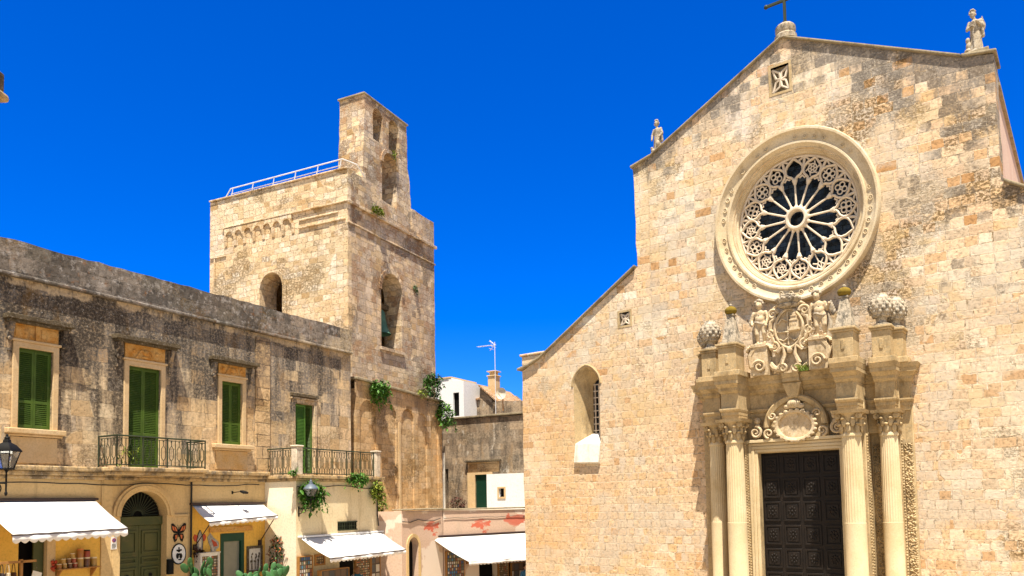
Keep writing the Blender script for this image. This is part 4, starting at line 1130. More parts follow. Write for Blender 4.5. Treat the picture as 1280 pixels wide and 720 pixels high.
def window(i, w, hood, sill, frameZ, balc=False):
    x0, x1, z0, z1 = w
    f = MB()
    fw = .155
    f.poly([(x0 - fw, z0 - (0 if balc else .0)), (x0, z0), (x0, z1), (x1, z1), (x1, z0), (x1 + fw, z0), (x1 + fw, z1 + fw), (x0 - fw, z1 + fw)], -.07, -.003)
    f.poly([(x0 - fw - .05, z1 + fw + .001), (x1 + fw + .05, z1 + fw + .001), (x1 + fw + .05, z1 + fw + .07), (x0 - fw - .05, z1 + fw + .07)], -.10, -.003)
    win = f.build('window', M['frame'] if i < 3 else M['palazzo'], pal, smooth=False, bevel=.015)
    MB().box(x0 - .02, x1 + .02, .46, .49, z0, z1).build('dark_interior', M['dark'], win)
    xm = (x0 + x1) / 2
    gm = M['green']
    fr = MB()
    fr.poly([(x0, z0), (x0 + .03, z0), (x0 + .03, z1 - .03), (x1 - .03, z1 - .03), (x1 - .03, z0), (x1, z0), (x1, z1), (x0, z1)], .05, .14)
    fr.build('window_frame', gm, win, smooth=False)
    if i < 3:
        shutter_leaf(x0 + .03, xm - .003, z0 + .01, z1 - .035, .06, gm).build('shutter', gm, win, smooth=False)
        shutter_leaf(xm + .003, x1 - .03, z0 + .01, z1 - .035, .06, gm).build('shutter', gm, win, smooth=False)
    else:                                                   # right leaf pushed inward
        shutter_leaf(x0 + .03, xm + .10, z0 + .01, z1 - .035, .02, M['green2']).build('shutter', M['green2'], win, smooth=False)['label'] = 'bright green closed shutter leaf'
        r = shutter_leaf(xm + .003, x1 - .03, z0 + .01, z1 - .035, .06, gm)
        hx, hy, an_ = x1 - .03, .06, radians(-52)
        r.map(lambda x, y, z: (hx + (x - hx) * cos(an_) - (y - hy) * sin(an_), hy + (x - hx) * sin(an_) + (y - hy) * cos(an_), z))
        r.build('shutter', gm, win, smooth=False)['label'] = 'dark green shutter leaf pushed inward'
    if frameZ:
        p = MB().box(x0 - fw + .02, x1 + fw - .02, -.05, -.003, z1 + fw + .072, hood[2] - .02)
        xc = xm; zc = (z1 + fw + hood[2]) / 2
        if i == 0:
            p.box(xm - .05, xm + .05, -.10, -.051, zc - .2, zc + .2); p.box(x0 - .1, xm - .12, -.065, -.051, zc - .13, zc + .13); p.box(xm + .12, x1 + .1, -.065, -.051, zc - .13, zc + .13)
        else:
            for s in (-1, 1):
                p.tube([(xc + s * (.04 + .32 * t), -.06, zc - .06 + .12 * sin(t * 5)) for t in [k / 8 for k in range(9)]], .03, 5)
                p.ball((xc + s * .38, -.06, zc + .02), (.06, .03, .06), 7, 5)
            p.ball((xc, -.07, zc), (.11, .05, .10), 8, 6); p.ball((xc, -.07, zc - .14), (.14, .03, .05), 8, 6)
        p.build('stucco_panel', M['orange'], win, smooth=True)
    if hood:
        a, b, z = hood
        h = MB()
        ws = wobble_line((a, z + .12), (b, z + .12), 12, .02) + [(b, z + .1), (b, z), (a, z)]
        h.poly(list(reversed(ws)), -.30, -.003); h.box(a + .06, b - .06, -.22, -.003, z - .07, z - .002)
        h.build('window_hood', M['hood'], win, smooth=False, bevel=.02)
        for s in (a + .10, b - .26):
            k = MB()
            k.hexa([(s, -.08, z - .5), (s + .14, -.08, z - .5), (s + .14, -.003, z - .5), (s, -.003, z - .5), (s, -.2, z - .074), (s + .14, -.2, z - .074), (s + .14, -.003, z - .074), (s, -.003, z - .074)])
            k.ball((s + .07, -.09, z - .5), (.07, .05, .08), 8, 6); k.box(s + .02, s + .12, -.05, -.003, z - .82, z - .5)
            k.build('hood_bracket', M['palazzo'], win, bevel=.01)
    if sill:
        a, b = sill
        s_ = MB().box(a, b, -.20, -.003, z0 - .14, z0 - .002); s_.box(a + .06, b - .06, -.12, -.003, z0 - .2, z0 - .142)
        s_.build('sill', M['frame'], win, bevel=.02)
        MB().box(a + .16, b - .16, -.035, -.003, 4.62, z0 - .22).build('apron', M['frame'] if i == 0 else M['orange2'], win, smooth=False)
    return win
M['orange2'] = plain_stone('stained_apron', (.60, .44, .26), (.56, .34, .12), stain=(.18, .12, .08), s=1.5, lo=.55, hi=.7, amt=.6, grain=.3)
window(0, WIN[0], (-.05, 1.72, 8.36), (.05, 1.58), True)
window(1, WIN[1], (2.98, 5.12, 8.36), None, True, True)
window(2, WIN[2], (6.40, 8.36, 8.24), (6.55, 8.2), True)
window(3, WIN[3], None, None, False, True)
MB().box(10.08, 11.5, -.12, -.003, 7.44, 7.56).build('lintel_strip', M['hood'], pal, bevel=.01)

# railings -----------------------------------------------------------------------
def railing(path, z0, h, name, parent, mat):
    m = MB()
    for (a, b) in zip(path[:-1], path[1:]):
        a = Vector((*a, 0)); b = Vector((*b, 0)); L = (b - a).length; n = max(2, int(round(L / .135))); n += n % 2
        def p(t, z): q = a + (b - a) * t; return (q.x, q.y, z)
        m.tube([p(0, z0 + h), p(1, z0 + h)], .026, 6); m.tube([p(0, z0 + .06), p(1, z0 + .06)], .018, 5); m.tube([p(0, z0 + h - .07), p(1, z0 + h - .07)], .012, 4)
        for i in range(n + 1):
            t = i / n
            if i % 6 == 0: m.tube([p(t, z0), p(t, z0 + h + .02)], .022, 6)
            elif i % 2 == 0: m.tube([p(t, z0 + .06), p(t, z0 + h - .07)], .012, 4)
            else:
                m.tube([p(t, z0 + .06), p(t, z0 + .2), ], .01, 4); m.tube([p(t, z0 + h - .22), p(t, z0 + h - .07)], .01, 4)
                e = 1 / n * .55
                m.tube([p(t, z0 + .2), p(t - e, z0 + .30), p(t - e, z0 + h - .32), p(t, z0 + h - .22), p(t + e, z0 + h - .32), p(t + e, z0 + .30), p(t, z0 + .2)], .010, 4)
                m.ball(p(t, z0 + h - .1), .024, 5, 4); m.ball(p(t, z0 + .12), .02, 5, 4)
    return m.build(name, mat, parent)
bal = MB(); bal.box(2.50, 5.72, -.90, -.301, 4.43, 4.552); bal.box(2.58, 5.64, -.80, -.301, 4.33, 4.428)
balcony = bal.build('balcony', M['ledge'], pal, smooth=False, bevel=.03)
for xb in (2.8, 3.6, 4.6, 5.4):
    MB().hexa([(xb, -.33, 4.0), (xb + .16, -.33, 4.0), (xb + .16, -.13, 4.0), (xb, -.13, 4.0), (xb, -.78, 4.326), (xb + .16, -.78, 4.326), (xb + .16, -.13, 4.326), (xb, -.13, 4.326)]).build('balcony_bracket', M['ledge'], balcony, bevel=.02) if False else None
railing([(2.62, -.02), (2.62, -.86), (5.60, -.86), (5.60, -.02)], 4.56, .88, 'railing', balcony, M['iron'])

# ground floor doors ----------------------------------------------------------------
ar = MB()
ro = arch(3.05, 5.10, 3.14, 3.14, 28, .99)[2:]; ri = arch(3.30, 4.85, 3.14, 3.14, 28, .74)[2:]
ar.poly(ro + list(reversed(ri)), -.10, -.003)
rm = arch(3.13, 5.02, 3.14, 3.14, 28, .91)[2:]; rj = arch(3.22, 4.93, 3.14, 3.14, 28, .82)[2:]
ar.poly(rm + list(reversed(rj)), -.135, -.101)
ar.box(3.06, 3.30, -.06, -.003, -1.3, 3.138); ar.box(4.85, 5.018, -.06, -.003, -1.3, 3.138)
portone = ar.build('arched_doorway', M['ochre'], pal, smooth=False, bevel=.008)
fl = MB(); fl.poly(arch(3.32, 4.83, 3.13, 3.14, 24, .72), .30, .33)
fl.build('fanlight_glass', M['dark'], portone, smooth=False)
fg = MB()
for k in range(19):
    a = pi * k / 18
    fg.tube([(4.075 + .16 * cos(a), .26, 3.16 + .15 * sin(a)), (4.075 + .74 * cos(a), .26, 3.16 + .70 * sin(a))], .013, 4)
fg.tube([(4.075 + .16 * cos(pi * k / 12), .26, 3.16 + .15 * sin(pi * k / 12)) for k in range(13)], .02, 5)
fg.build('fanlight_grille', M['iron'], portone)
dl = MB(); dl.box(3.30, 4.85, .14, .24, 2.86, 3.12)
dl.build('door_transom', M['olive'], portone, bevel=.01)
for x0, x1 in ((3.30, 4.072), (4.078, 4.85)):
    d_ = MB().box(x0, x1, .20, .26, -1.25, 2.855)
    for z0, z1 in ((2.0, 2.7), (1.70, 1.9), (.75, 1.6), (-.4, .6)):
        d_.poly(rect(x0 + .08, x1 - .08, z0, z1), .165, .199, [rect(x0 + .14, x1 - .14, z0 + .06, z1 - .06)]); d_.box(x0 + .18, x1 - .18, .175, .199, z0 + .09, z1 - .09)
    leaf = d_.build('door_leaf', M['olive'], portone, smooth=False, bevel=.008)
    MB().lathe([(.02, -.02), (.055, -.02), (.055, .0), (.02, .01), (0, .01)], (x0 + .38, .16, 1.35), 'y', 12).build('knocker', M['black'], leaf)
# shop doors
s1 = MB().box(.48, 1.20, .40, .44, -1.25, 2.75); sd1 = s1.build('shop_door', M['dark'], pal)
MB().box(.92, 1.18, .10, .16, -1.25, 2.7).build('door_leaf', M['olive'], sd1)
MB().box(1.20, 1.42, -.05, -.003, -1.25, 2.8).build('door_jamb', M['frame'], sd1)
s3 = MB()
s3.poly([(6.93, -1.2), (7.06, -1.2), (7.06, 2.2), (7.79, 2.2), (7.79, -1.2), (7.92, -1.2), (7.92, 2.47), (6.93, 2.47)], -.03, .12)
sd3 = s3.build('shop_door', M['darkgreen'], pal, smooth=False, bevel=.01)
MB().box(7.06, 7.79, .08, .10, -1.2, 2.2).build('door_glass', paint('dull_door_glass', (.22, .22, .17), (.30, .29, .22), rough=.25, s=1.2), sd3)
MB().box(6.45, 8.25, -.08, -.003, 2.53, 2.70).build('door_header', M['orange'], sd3)

# corner block with roof terrace ---------------------------------------------------
cbk = MB().box(8.87, 13.30, -1.5, -.003, -1.4, 4.22)
blk = cbk.build('shop_block', M['cream'], pal, smooth=False, bevel=.02)
MB().box(8.864, 8.869, -1.5, -.003, -1.4, 4.2).build('sunlit_side', M['sunlitcream'], blk, smooth=False)  # lighter cream sheet: sun on the side face put into its colour
tl = MB().box(8.76, 13.55, -1.66, -.003, 4.30, 4.42); tl.box(8.80, 13.42, -1.6, -.003, 4.222, 4.298)
tl.build('terrace_slab', M['ledge'], blk, smooth=False, bevel=.02)
railing([(8.93, -.04), (8.93, -1.33)], 4.43, .94, 'railing', blk, M['iron'])
railing([(9.16, -1.44), (13.12, -1.44)], 4.43, .94, 'railing', blk, M['iron'])
pp = MB().box(8.83, 9.14, -1.56, -1.30, 4.424, 5.40); pp.box(8.80, 9.17, -1.59, -1.27, 5.402, 5.46)
pp.build('terrace_post', M['palepost'], blk, bevel=.02)
pq = MB().box(13.14, 13.40, -1.56, -1.30, 4.424, 5.40); pq.box(13.11, 13.43, -1.59, -1.27, 5.402, 5.46)
pq.build('terrace_post', M['palepost'], blk, bevel=.02)
vg = MB().box(10.96, 12.0, -1.515, -1.502, 2.42, 2.72); vo = vg.build('grated_vent', M['dark'], blk)
gv = MB()
for k in range(11): gv.box(11.0 + k * .095, 11.02 + k * .095, -1.54, -1.52, 2.42, 2.72)
gv.box(10.94, 12.02, -1.545, -1.518, 2.70, 2.74); gv.box(10.94, 12.02, -1.545, -1.518, 2.40, 2.44); gv.box(10.96, 12.0, -1.54, -1.52, 2.56, 2.575)
gv.build('grate', M['iron'], vo)
bx = MB().box(4.84, 5.03, -.17, -.061, 1.32, 1.78); bx.box(4.86, 5.01, -.185, -.171, 1.4, 1.72)
bx.build('mailbox', M['black'], pal, bevel=.01)

# cables and pipes
def cable(name, label, pts, r, mat, cat='cable', parent=None):
    o = MB().tube(pts, r, 6).build(name, mat, parent)
    if parent is None: tag(o, label, cat)
    return o
cable('wall_cable', '', [(x, -.11 if x < 8.8 else -.1, 4.10 + .03 * sin(x * 1.7) - .02 * (x % 2)) for x in [XL + k * .5 for k in range(32)]], .018, M['cable'], parent=pal)
cable('wall_cable', '', [(x, -1.53, 4.02 - .05 * sin((x - 8.9) / 4.4 * pi * 3)) for x in [8.9 + k * .3 for k in range(15)]], .015, M['cable'], parent=blk)
cable('drainpipe', '', [(5.74, -.06, z) for z in (-1.2, 1.5, 4.18)], .03, M['cable'], parent=pal)
cable('drainpipe', '', [(13.2, -1.55, 4.2), (13.2, -1.55, 3.0), (13.25, -1.56, 2.5)], .025, M['cable'], parent=blk)

# awnings -----------------------------------------------------------------------------
def awning(label, frame, x0, x1, yw, zr, yf, zf0, zf1, fx0=None, fx1=None, drop=.2, rollbox=True, arms=True):
    """roller on the wall at yw; front bar at yf"""
    fx0 = x0 if fx0 is None else fx0; fx1 = x1 if fx1 is None else fx1
    o, yaw = frame
    def wl(x, y, z): return (o[0] + x * cos(yaw) - y * sin(yaw), o[1] + x * sin(yaw) + y * cos(yaw), z)
    xm = (x0 + x1) / 2
    root = thing('shop_awning', label, 'awning', wl(xm, yw, zr), yaw, 'white shop awnings')
    def T(x, y, z): return (x - xm, y - yw, z - zr)
    n = 18; vs = []; fs = []
    for j in range(7):
        t = j / 6
        for i in range(n + 1):
            s = i / n
            xa = x0 + (x1 - x0) * s; xb = fx0 + (fx1 - fx0) * s
            zf = zf0 + (zf1 - zf0) * s
            sag = -.05 * sin(pi * t) * (1 + .25 * sin(s * 17))
            vs.append(T(xa + (xb - xa) * t, yw - .06 + (yf - yw + .06) * t, zr + (zf - zr) * t + sag + .008 * sin(s * 40) * t))
    fs = [(j * (n + 1) + i, j * (n + 1) + i + 1, (j + 1) * (n + 1) + i + 1, (j + 1) * (n + 1) + i) for j in range(6) for i in range(n)]
    c = MB().add(vs, fs).build('canopy', M['awning'], root)
    so = c.modifiers.new('cloth', 'SOLIDIFY'); so.thickness = .012
    sm_ = MB()
    for s in [k_ / max(2, int((x1 - x0) / 1.1)) for k_ in range(1, max(2, int((x1 - x0) / 1.1)))]:
        sm_.tube([T(x0 + (x1 - x0) * s + ((fx0 + (fx1 - fx0) * s) - (x0 + (x1 - x0) * s)) * t, yw - .06 + (yf - yw + .06) * t, zr + (zf0 + (zf1 - zf0) * s - zr) * t - .05 * sin(pi * t) * (1 + .25 * sin(s * 17)) + .008 * sin(s * 40) * t + .004) for t in [q_ / 6 for q_ in range(7)]], .006, 4)
    sm_.build('seam', M['valance'], root)
    W_ = fx1 - fx0; k = max(6, int(W_ / .19)); vv = []; ff = []
    q = 6
    for i in range(k * q + 1):
        s = i / (k * q)
        x = fx0 + W_ * s; z = zf0 + (zf1 - zf0) * s
        sc = abs(sin(pi * (i / q)))
        wv = .022 * sin(s * 23) + .012 * sin(s * 61)
        vv += [T(x, yf, z), T(x, yf + wv * .5 - .005, z - drop * .55), T(x, yf + wv, z - drop * (.72 + .28 * sc))]
    for i in range(k * q): ff += [(3 * i, 3 * i + 3, 3 * i + 4, 3 * i + 1), (3 * i + 1, 3 * i + 4, 3 * i + 5, 3 * i + 2)]
    v = MB().add(vv, ff).build('valance', M['valance'], root)
    so = v.modifiers.new('cloth', 'SOLIDIFY'); so.thickness = .008
    r = MB(); a = T(x0 - .08, yw - .13, zr - .10); b = T(x1 + .08, yw - .004, zr + .07)
    r.box(a[0], b[0], a[1], b[1], a[2] + .1, b[2]); r.build('roller_box', M['awnframe'] if rollbox else M['whitemetal'], root, bevel=.015)
    f = MB().tube([T(fx0 - .02, yf + .01, zf0 - .012), T(fx1 + .02, yf + .01, zf1 - .012)], .02, 6); f.build('front_bar', M['awnframe'], root)
    if arms:
        for xa, xb, zf in ((x0 + .12, fx0 + .06, zf0), (x1 - .12, fx1 - .06, zf1)):
            m = MB().tube([T(xa, yw - .02, zr - 1.35), T(xb, yf + .03, zf - .03)], .018, 6); p = T(xa, yw - .05, zr - 1.35)
            m.box(p[0] - .06, p[0] + .06, p[1] - .03, p[1] + .04, p[2] - .09, p[2] + .09)
            m.build('support_arm', M['awnframe'], root)
    return root
awning('large white awning at the left frame edge, above the shelf of jars', LO, -.50, 2.50, -.003, 3.62, -1.55, 2.79, 2.83, -.50, 2.50, .22, arms=False)
awning('short white awning right of the arched green door, above the framed picture', LO, 5.78, 8.72, -.003, 3.44, -.92, 2.90, 3.04, 5.74, 8.58, .15)
awning('white awning on the projecting corner block, below the grated vent', LO, 9.0, 13.42, -1.503, 2.24, -2.95, 1.57, 1.60, 8.98, 13.16, .16, rollbox=False, arms=False)

# wall lanterns -------------------------------------------------------------------------
def lantern(label, loc, yaw, up):
    root = thing('wall_lantern', label, 'street lamp', loc, yaw, 'iron wall lanterns')
    b = MB()
    if not up:
        b.tube([(0, 0, .15), (0, -.35, .15), (0, -.8, .12)], .022, 6); b.tube([(p[1], p[0], p[2]) for p in [(-.2, 0, .02)] ] + [(0, -.2, .02)], .01, 4)
        b.tube([(0, -.55 + .13 * cos(t), .0 + .13 * sin(t)) for t in [k * .35 for k in range(17)]], .016, 5); b.box(-.04, .04, -.03, -.003, -.2, .35)
        b.tube([(0, -.8, .12), (0, -.8, .5)], .022, 6); b.ball((0, -.8, -.12), (.035, .035, .06), 8, 6); b.tube([(0, -.8, -.1), (0, -.8, .12)], .022, 6)
        z = .42
    else:
        b.box(-.03, .03, -.03, -.003, -.18, .24); b.tube([(0, -.02, .16), (0, -.72, .16)], .022, 6); b.tube([(0, -.02, -.1), (0, -.25, .0), (0, -.5, .14)], .018, 5)
        b.tube([(0, -.32 + .10 * cos(t), .05 + .08 * sin(t)) for t in [k * .4 for k in range(15)]], .014, 5); b.tube([(0, -.18 + .06 * cos(t), .08 + .06 * sin(t)) for t in [k * .4 for k in range(15)]], .012, 5)
        b.tube([(0, -.72, .04), (0, -.72, .6)], .02, 6); b.ball((0, -.72, .03), .035, 8, 6)
        z = .48
    y = -.8 if not up else -.72
    b.build('bracket', M['black'], root)
    g = MB(); lo, hi = .10, .20
    g.hexa([(-lo, y - lo, z + .05), (lo, y - lo, z + .05), (lo, y + lo, z + .05), (-lo, y + lo, z + .05), (-hi, y - hi, z + .45), (hi, y - hi, z + .45), (hi, y + hi, z + .45), (-hi, y + hi, z + .45)])
    gx = g.map(lambda x, y_, z_: (x, y_, z_ + (.12 if up and z_ < z + .2 else 0))).build('lamp_glass', M['lampglass'], root, smooth=False)
    f = MB()
    for sx in (-1, 1):
        for sy in (-1, 1): f.tube([(sx * lo, y + sy * lo, z + .02), (sx * hi, y + sy * hi, z + .46)], .014, 5)
    f.tube([(0, y, z - .05), (lo, y, z + .04)], .012, 4); f.tube([(0, y, z - .05), (-lo, y, z + .04)], .012, 4)
    f.box(-lo - .02, lo + .02, y - lo - .02, y + lo + .02, z + .02, z + .05)
    f.build('lamp_frame', M['black'], root)
    h = MB()
    h.lathe([(.32, z + .44), (.32, z + .47), (.20, z + .60), (.09, z + .66), (.08, z + .72), (.03, z + .76)], (0, y, 0), n=4 if not up else 20, a0=pi / 4 if not up else 0, a1=pi / 4 + 2 * pi if not up else 2 * pi)
    h.ball((0, y, z + .76), (.06, .06, .05), 8, 6); h.ball((0, y, z + .82), (.025, .025, .05), 6, 5)
    h.build('lamp_hood', M['black'] if not up else M['cap'], root)
    return root
def lg():
    t = NT('lantern_glass')
    t.b.inputs['Transmission Weight'].default_value = .9
    t.col((.8, .85, .85)); return t.fin(.05, .4)
M['lampglass'] = lg()
ln_ = lantern('black iron lantern on a scroll bracket at the left frame edge, above the large awning', (-7.62, 11.0, 3.70), radians(90), False)
ln_.scale = (.60, .60, .60)
lb_ = lantern('small lantern with a blue-grey hood in front of the bushy hanging plant', WL(8.98, 1.503, 3.13), LO[1], True)
lb_.scale = (.8, .8, .85)
sp_ = thing('wall_spotlight', 'small black spotlight on a short arm above the short awning', 'spotlight', WL(7.42, 0, 3.84), LO[1])
MB().tube([(0, 0, 0), (0, -.5, .03)], .015, 6).box(-.03, .03, -.02, -.003, -.05, .05).build('arm', M['black'], sp_)
q = MB().hexa([(-.1, -.66, -.06), (.1, -.66, -.06), (.08, -.46, .0), (-.08, -.46, .0), (-.1, -.68, .0), (.1, -.68, .0), (.08, -.46, .07), (-.08, -.46, .07)]); q.build('lamp_head', M['black'], sp_, bevel=.01)

# ================================================================== BELL TOWER
TO = ((-6.893, 33.0, 0.0), radians(64.165))
def WT(u, d, z):
    o, yw = TO
    return (o[0] + u * cos(yw) + d * sin(yw), o[1] + u * sin(yw) - d * cos(yw), z)
tower = thing('bell_tower', 'tall square stone bell tower with arched openings and a bell gable on top', 'tower', *TO)
def swap(mb): return mb.map(lambda x, y, z: (y, x, z))       # wall in the (depth, z) plane: poly x becomes depth
tw = MB()
rarch = arch(2.38, 4.05, 10.5, 13.15, 18, .92)
re = wobble_line((7.05, -1.4), (7.05, 16.4), 30, .03)
tw.poly([(-.02, -1.4)] + re + [(7.05, 16.4)] + wobble_line((-.02, 16.4), (.0, -1.4), 40, .025), 0, 1.0, [rarch])
tw.build('wall', M['tower'], tower, smooth=False)
larch = arch(3.62, 4.95, 11.5, 13.2, 18, .72)
lw = MB().poly([(.003, -1.4), (8.15, -1.4), (8.15, 17.86)] + wobble_line((8.15, 17.88), (.003, 17.88), 30, .03) + [(.003, 17.88)], -.02, 1.0, [larch])
swap(lw).build('wall', M['tower'], tower, smooth=False)
bw = MB().box(6.05, 7.03, 1.0, 8.1, -1.4, 16.3); bw.box(.98, 6.05, 7.2, 8.12, -1.4, 16.3); bw.box(.98, 6.05, 1.0, 7.2, 16.0, 16.3); bw.box(.98, 6.05, 1.0, 7.2, 9.6, 9.9)
bw.build('inner_wall', M['buttress'], tower, smooth=False)
lf = MB(); o1 = arch(3.40, 5.17, 11.5, 13.2, 18, .95)[2:]; o2 = arch(3.62, 4.95, 11.5, 13.2, 18, .72)[2:]
lf.poly(o1 + list(reversed(o2)), -.09, -.022); lf.poly(rect(3.40, 3.62, 11.4, 13.198), -.088, -.022); lf.poly(rect(4.95, 5.17, 11.4, 13.198), -.088, -.022)
swap(lf).build('arch_surround', M['tower'], tower, smooth=False)
rf_ = MB(); o1 = arch(2.2, 4.23, 13.15, 13.15, 22, 1.12)[2:]; o2 = arch(2.38, 4.05, 13.15, 13.15, 22, .92)[2:]
for i in range(22):
    a = pi * (i + .06) / 22; b = pi * (i + .94) / 22
    pts = [(3.215 + .835 * cos(a), 13.15 + .92 * sin(a)), (3.215 + 1.03 * cos(a), 13.15 + 1.13 * sin(a)), (3.215 + 1.03 * cos(b), 13.15 + 1.13 * sin(b)), (3.215 + .835 * cos(b), 13.15 + .92 * sin(b))]
    rf_.poly(pts, -.05 - .01 * (i % 2), -.003)
MB().box(2.24, 4.2, -.10, -.003, 10.36, 10.497).build('sill', M['tower'], tower, smooth=False)
rf_.build('arch_surround', M['tower'], tower, smooth=False)
# parapets and mouldings
pr_ = MB()
pr_.poly([(.0, 16.4), (1.75, 16.4)] + wobble_line((1.75, 17.86), (.0, 17.9), 8, .02) + [(0, 17.9)], 0, .6)
pr_.poly([(5.02, 16.4), (7.06, 16.4)] + wobble_line((7.06, 17.75), (5.02, 17.8), 8, .03) + [(5.02, 17.8)], 0, .55)
pr_.poly([(1.752, 16.4), (5.018, 16.4), (5.018, 17.0), (3.7, 17.1), (3.6, 17.35), (2.45, 17.4), (2.3, 17.7), (1.752, 17.7)], .02, .9)
pr_.box(6.5, 7.05, .55, 8.0, 16.4, 17.7); pr_.box(1.0, 6.5, 7.6, 8.1, 16.4, 17.8)
pr_.build('parapet', M['tower'], tower, smooth=False, bevel=.02)
mo = MB()
mo.box(-.12, 7.16, -.12, -.003, 16.36, 16.5); mo.box(-.05, 7.1, -.06, -.003, 15.5, 15.58)
mo.box(-.12, -.024, -.003, 8.2, 16.36, 16.5) if False else mo.box(-.12, -.024, -.003, 7.3, 16.42, 16.5)
mo.box(-.10, -.024, .1, 2.7, 15.66, 15.74); mo.box(-.08, -.024, .5, 2.7, 16.02, 16.08); mo.box(-.10, .5, .0, 8.16, 17.9, 17.97)
mo.box(-.08, -.024, 7.1, 8.1, 15.1, 15.16); mo.box(-.07, -.024, 7.78, 7.86, 12.5, 15.1)
mo.build('moulding', M['tower'], tower, smooth=False, bevel=.02)
# corbel table on the left face
co = MB()
for k in range(8):
    y = 2.95 + k * .58
    co.hexa([(-.06, y, 15.55), (-.022, y, 15.55), (-.022, y + .16, 15.55), (-.06, y + .16, 15.55), (-.11, y - .01, 16.0), (-.022, y - .01, 16.0), (-.022, y + .15, 16.0), (-.11, y + .15, 16.0)])
swapped = MB()
for k in range(7):
    y = 3.10 + k * .58
    top_ = [(y, 16.41), (y + .58, 16.41), (y + .58, 16.0), (y + .50, 16.0)] + [(y + .29 + .21 * cos(a), 16.02 + .21 * sin(a)) for a in [pi * i / 8 for i in range(9)]] + [(y + .08, 16.0), (y, 16.0)]
    swapped.poly(list(reversed(top_)), -.10, -.022)
swap(swapped); co.merge(swapped)
co.build('corbel_table', M['tower'], tower, smooth=False, bevel=.01)
# bell gable
def bel_outline():
    l = wobble_line((1.16, 21.9), (1.14, 19.8), 6, .02) + wobble_line((1.10, 19.75), (.98, 17.6), 5, .02)
    return [(.98, 16.6), (4.98, 16.6)] + wobble_line((4.95, 17.5), (4.75, 19.7), 6, .025) + wobble_line((4.62, 19.75), (4.58, 21.9), 6, .025) + [(4.58, 21.9)] + l
bg_ = MB().poly(bel_outline(), .10, 1.5, [arch(2.48, 3.66, 17.3, 19.3, 16, .60), arch(1.80, 2.56, 20.1, 21.25, 12, .42), arch(3.06, 3.90, 20.05, 21.22, 12, .45)]).map(lambda x, y, z: (x + .18, y, z))
bell_g = bg_.build('bell_gable', M['towerside'] if 'towerside' in M else M['tower'], tower, smooth=False)
cg = MB().box(1.26, 4.84, .04, 1.56, 21.9, 21.98); cg.box(3.38, 3.73, .4, .9, 21.982, 22.25)
cg.build('gable_coping', M['coping'], bell_g, bevel=.02)
rr_ = MB(); oo = arch(2.36, 3.80, 19.3, 19.3, 16, .76)[2:]; o2 = arch(2.52, 3.64, 19.3, 19.3, 16, .58)[2:]
rr_.poly(oo + list(reversed(o2)), .03, .098); rr_.map(lambda x, y, z: (x + .18, y, z)); rr_.build('gable_arch', M['tower'], bell_g, smooth=False)
# white rail on the roof edge
rl = MB()
rl.tube([(.05, .35, 18.42), (.05, 6.9, 18.36)], .026, 6); rl.tube([(.05, .35, 18.15), (.05, 6.9, 18.1)], .018, 5)
for k in range(6): rl.tube([(.05, .5 + 1.27 * k, 17.96), (.05, .4 + 1.27 * k, 18.40)], .02, 6)
rl.tube([(.05, 6.9, 18.36), (.05, 7.25, 17.96)], .028, 6); rl.tube([(.05, .35, 18.42), (.6, -.02, 18.3), (1.2, .05, 18.0)], .03, 6)
rl.build('roof_railing', M['whitemetal'], tower)
bell = thing('church_bell', 'green bronze bell hanging in the arched opening of the tower', 'bell', WT(3.42, -.85, 11.35), TO[1])
MB().lathe([(.56, 0), (.53, .04), (.40, .3), (.31, .7), (.27, 1.0), (.18, 1.16), (0, 1.2)], n=28).build('bell_body', M['bronze'], bell)
MB().box(-.95, .95, -.1, .1, 1.25, 1.5).build('yoke', M['hood'], bell, bevel=.02)

# ================================================================== BUTTRESS WALL below the tower
BW = (WT(0, .7, 0), TO[1])
but = thing('arcaded_wall', 'tall stained stone wall with shallow blind arches below the bell tower', 'wall', *BW)
top_ = wobble_line((6.45, 8.30), (-.45, 8.56), 30, .03) + [(-.45, 8.56)]
ba = [arch(x0, x1, 2.0, 7.2, 12) for x0, x1 in ((-.2, .95), (1.35, 2.5), (2.9, 3.9), (4.25, 5.05), (5.4, 6.1))]
MB().poly([(-.45, -1.4), (6.45, -1.4)] + top_, 0, .07, [a for a in ba]).build('arcade', M['buttress'], but, smooth=False)
MB().box(-.44, 6.44, .07, .9, -1.4, 8.2).build('backing_wall', M['buttress'], but, smooth=False)
cpg = MB()
for i in range(14):
    x = -.5 + i * .5; z = 8.56 - .26 * (i * .5) / 6.9
    cpg.hexa([(x, -.12, z), (x + .49, -.12, z - .02), (x + .49, .95, z + .04), (x, .95, z + .06), (x, -.12, z + .12), (x + .49, -.12, z + .10), (x + .49, .95, z + .16), (x, .95, z + .18)])
cpg.build('coping', M['coping'], but, smooth=False, bevel=.03)
for xs_ in (2.62,): 
    MB().box(xs_, xs_ + .16, -.05, -.003, 1.8, 7.0).build('pilaster_strip', M['frame'], but, smooth=False, bevel=.01)

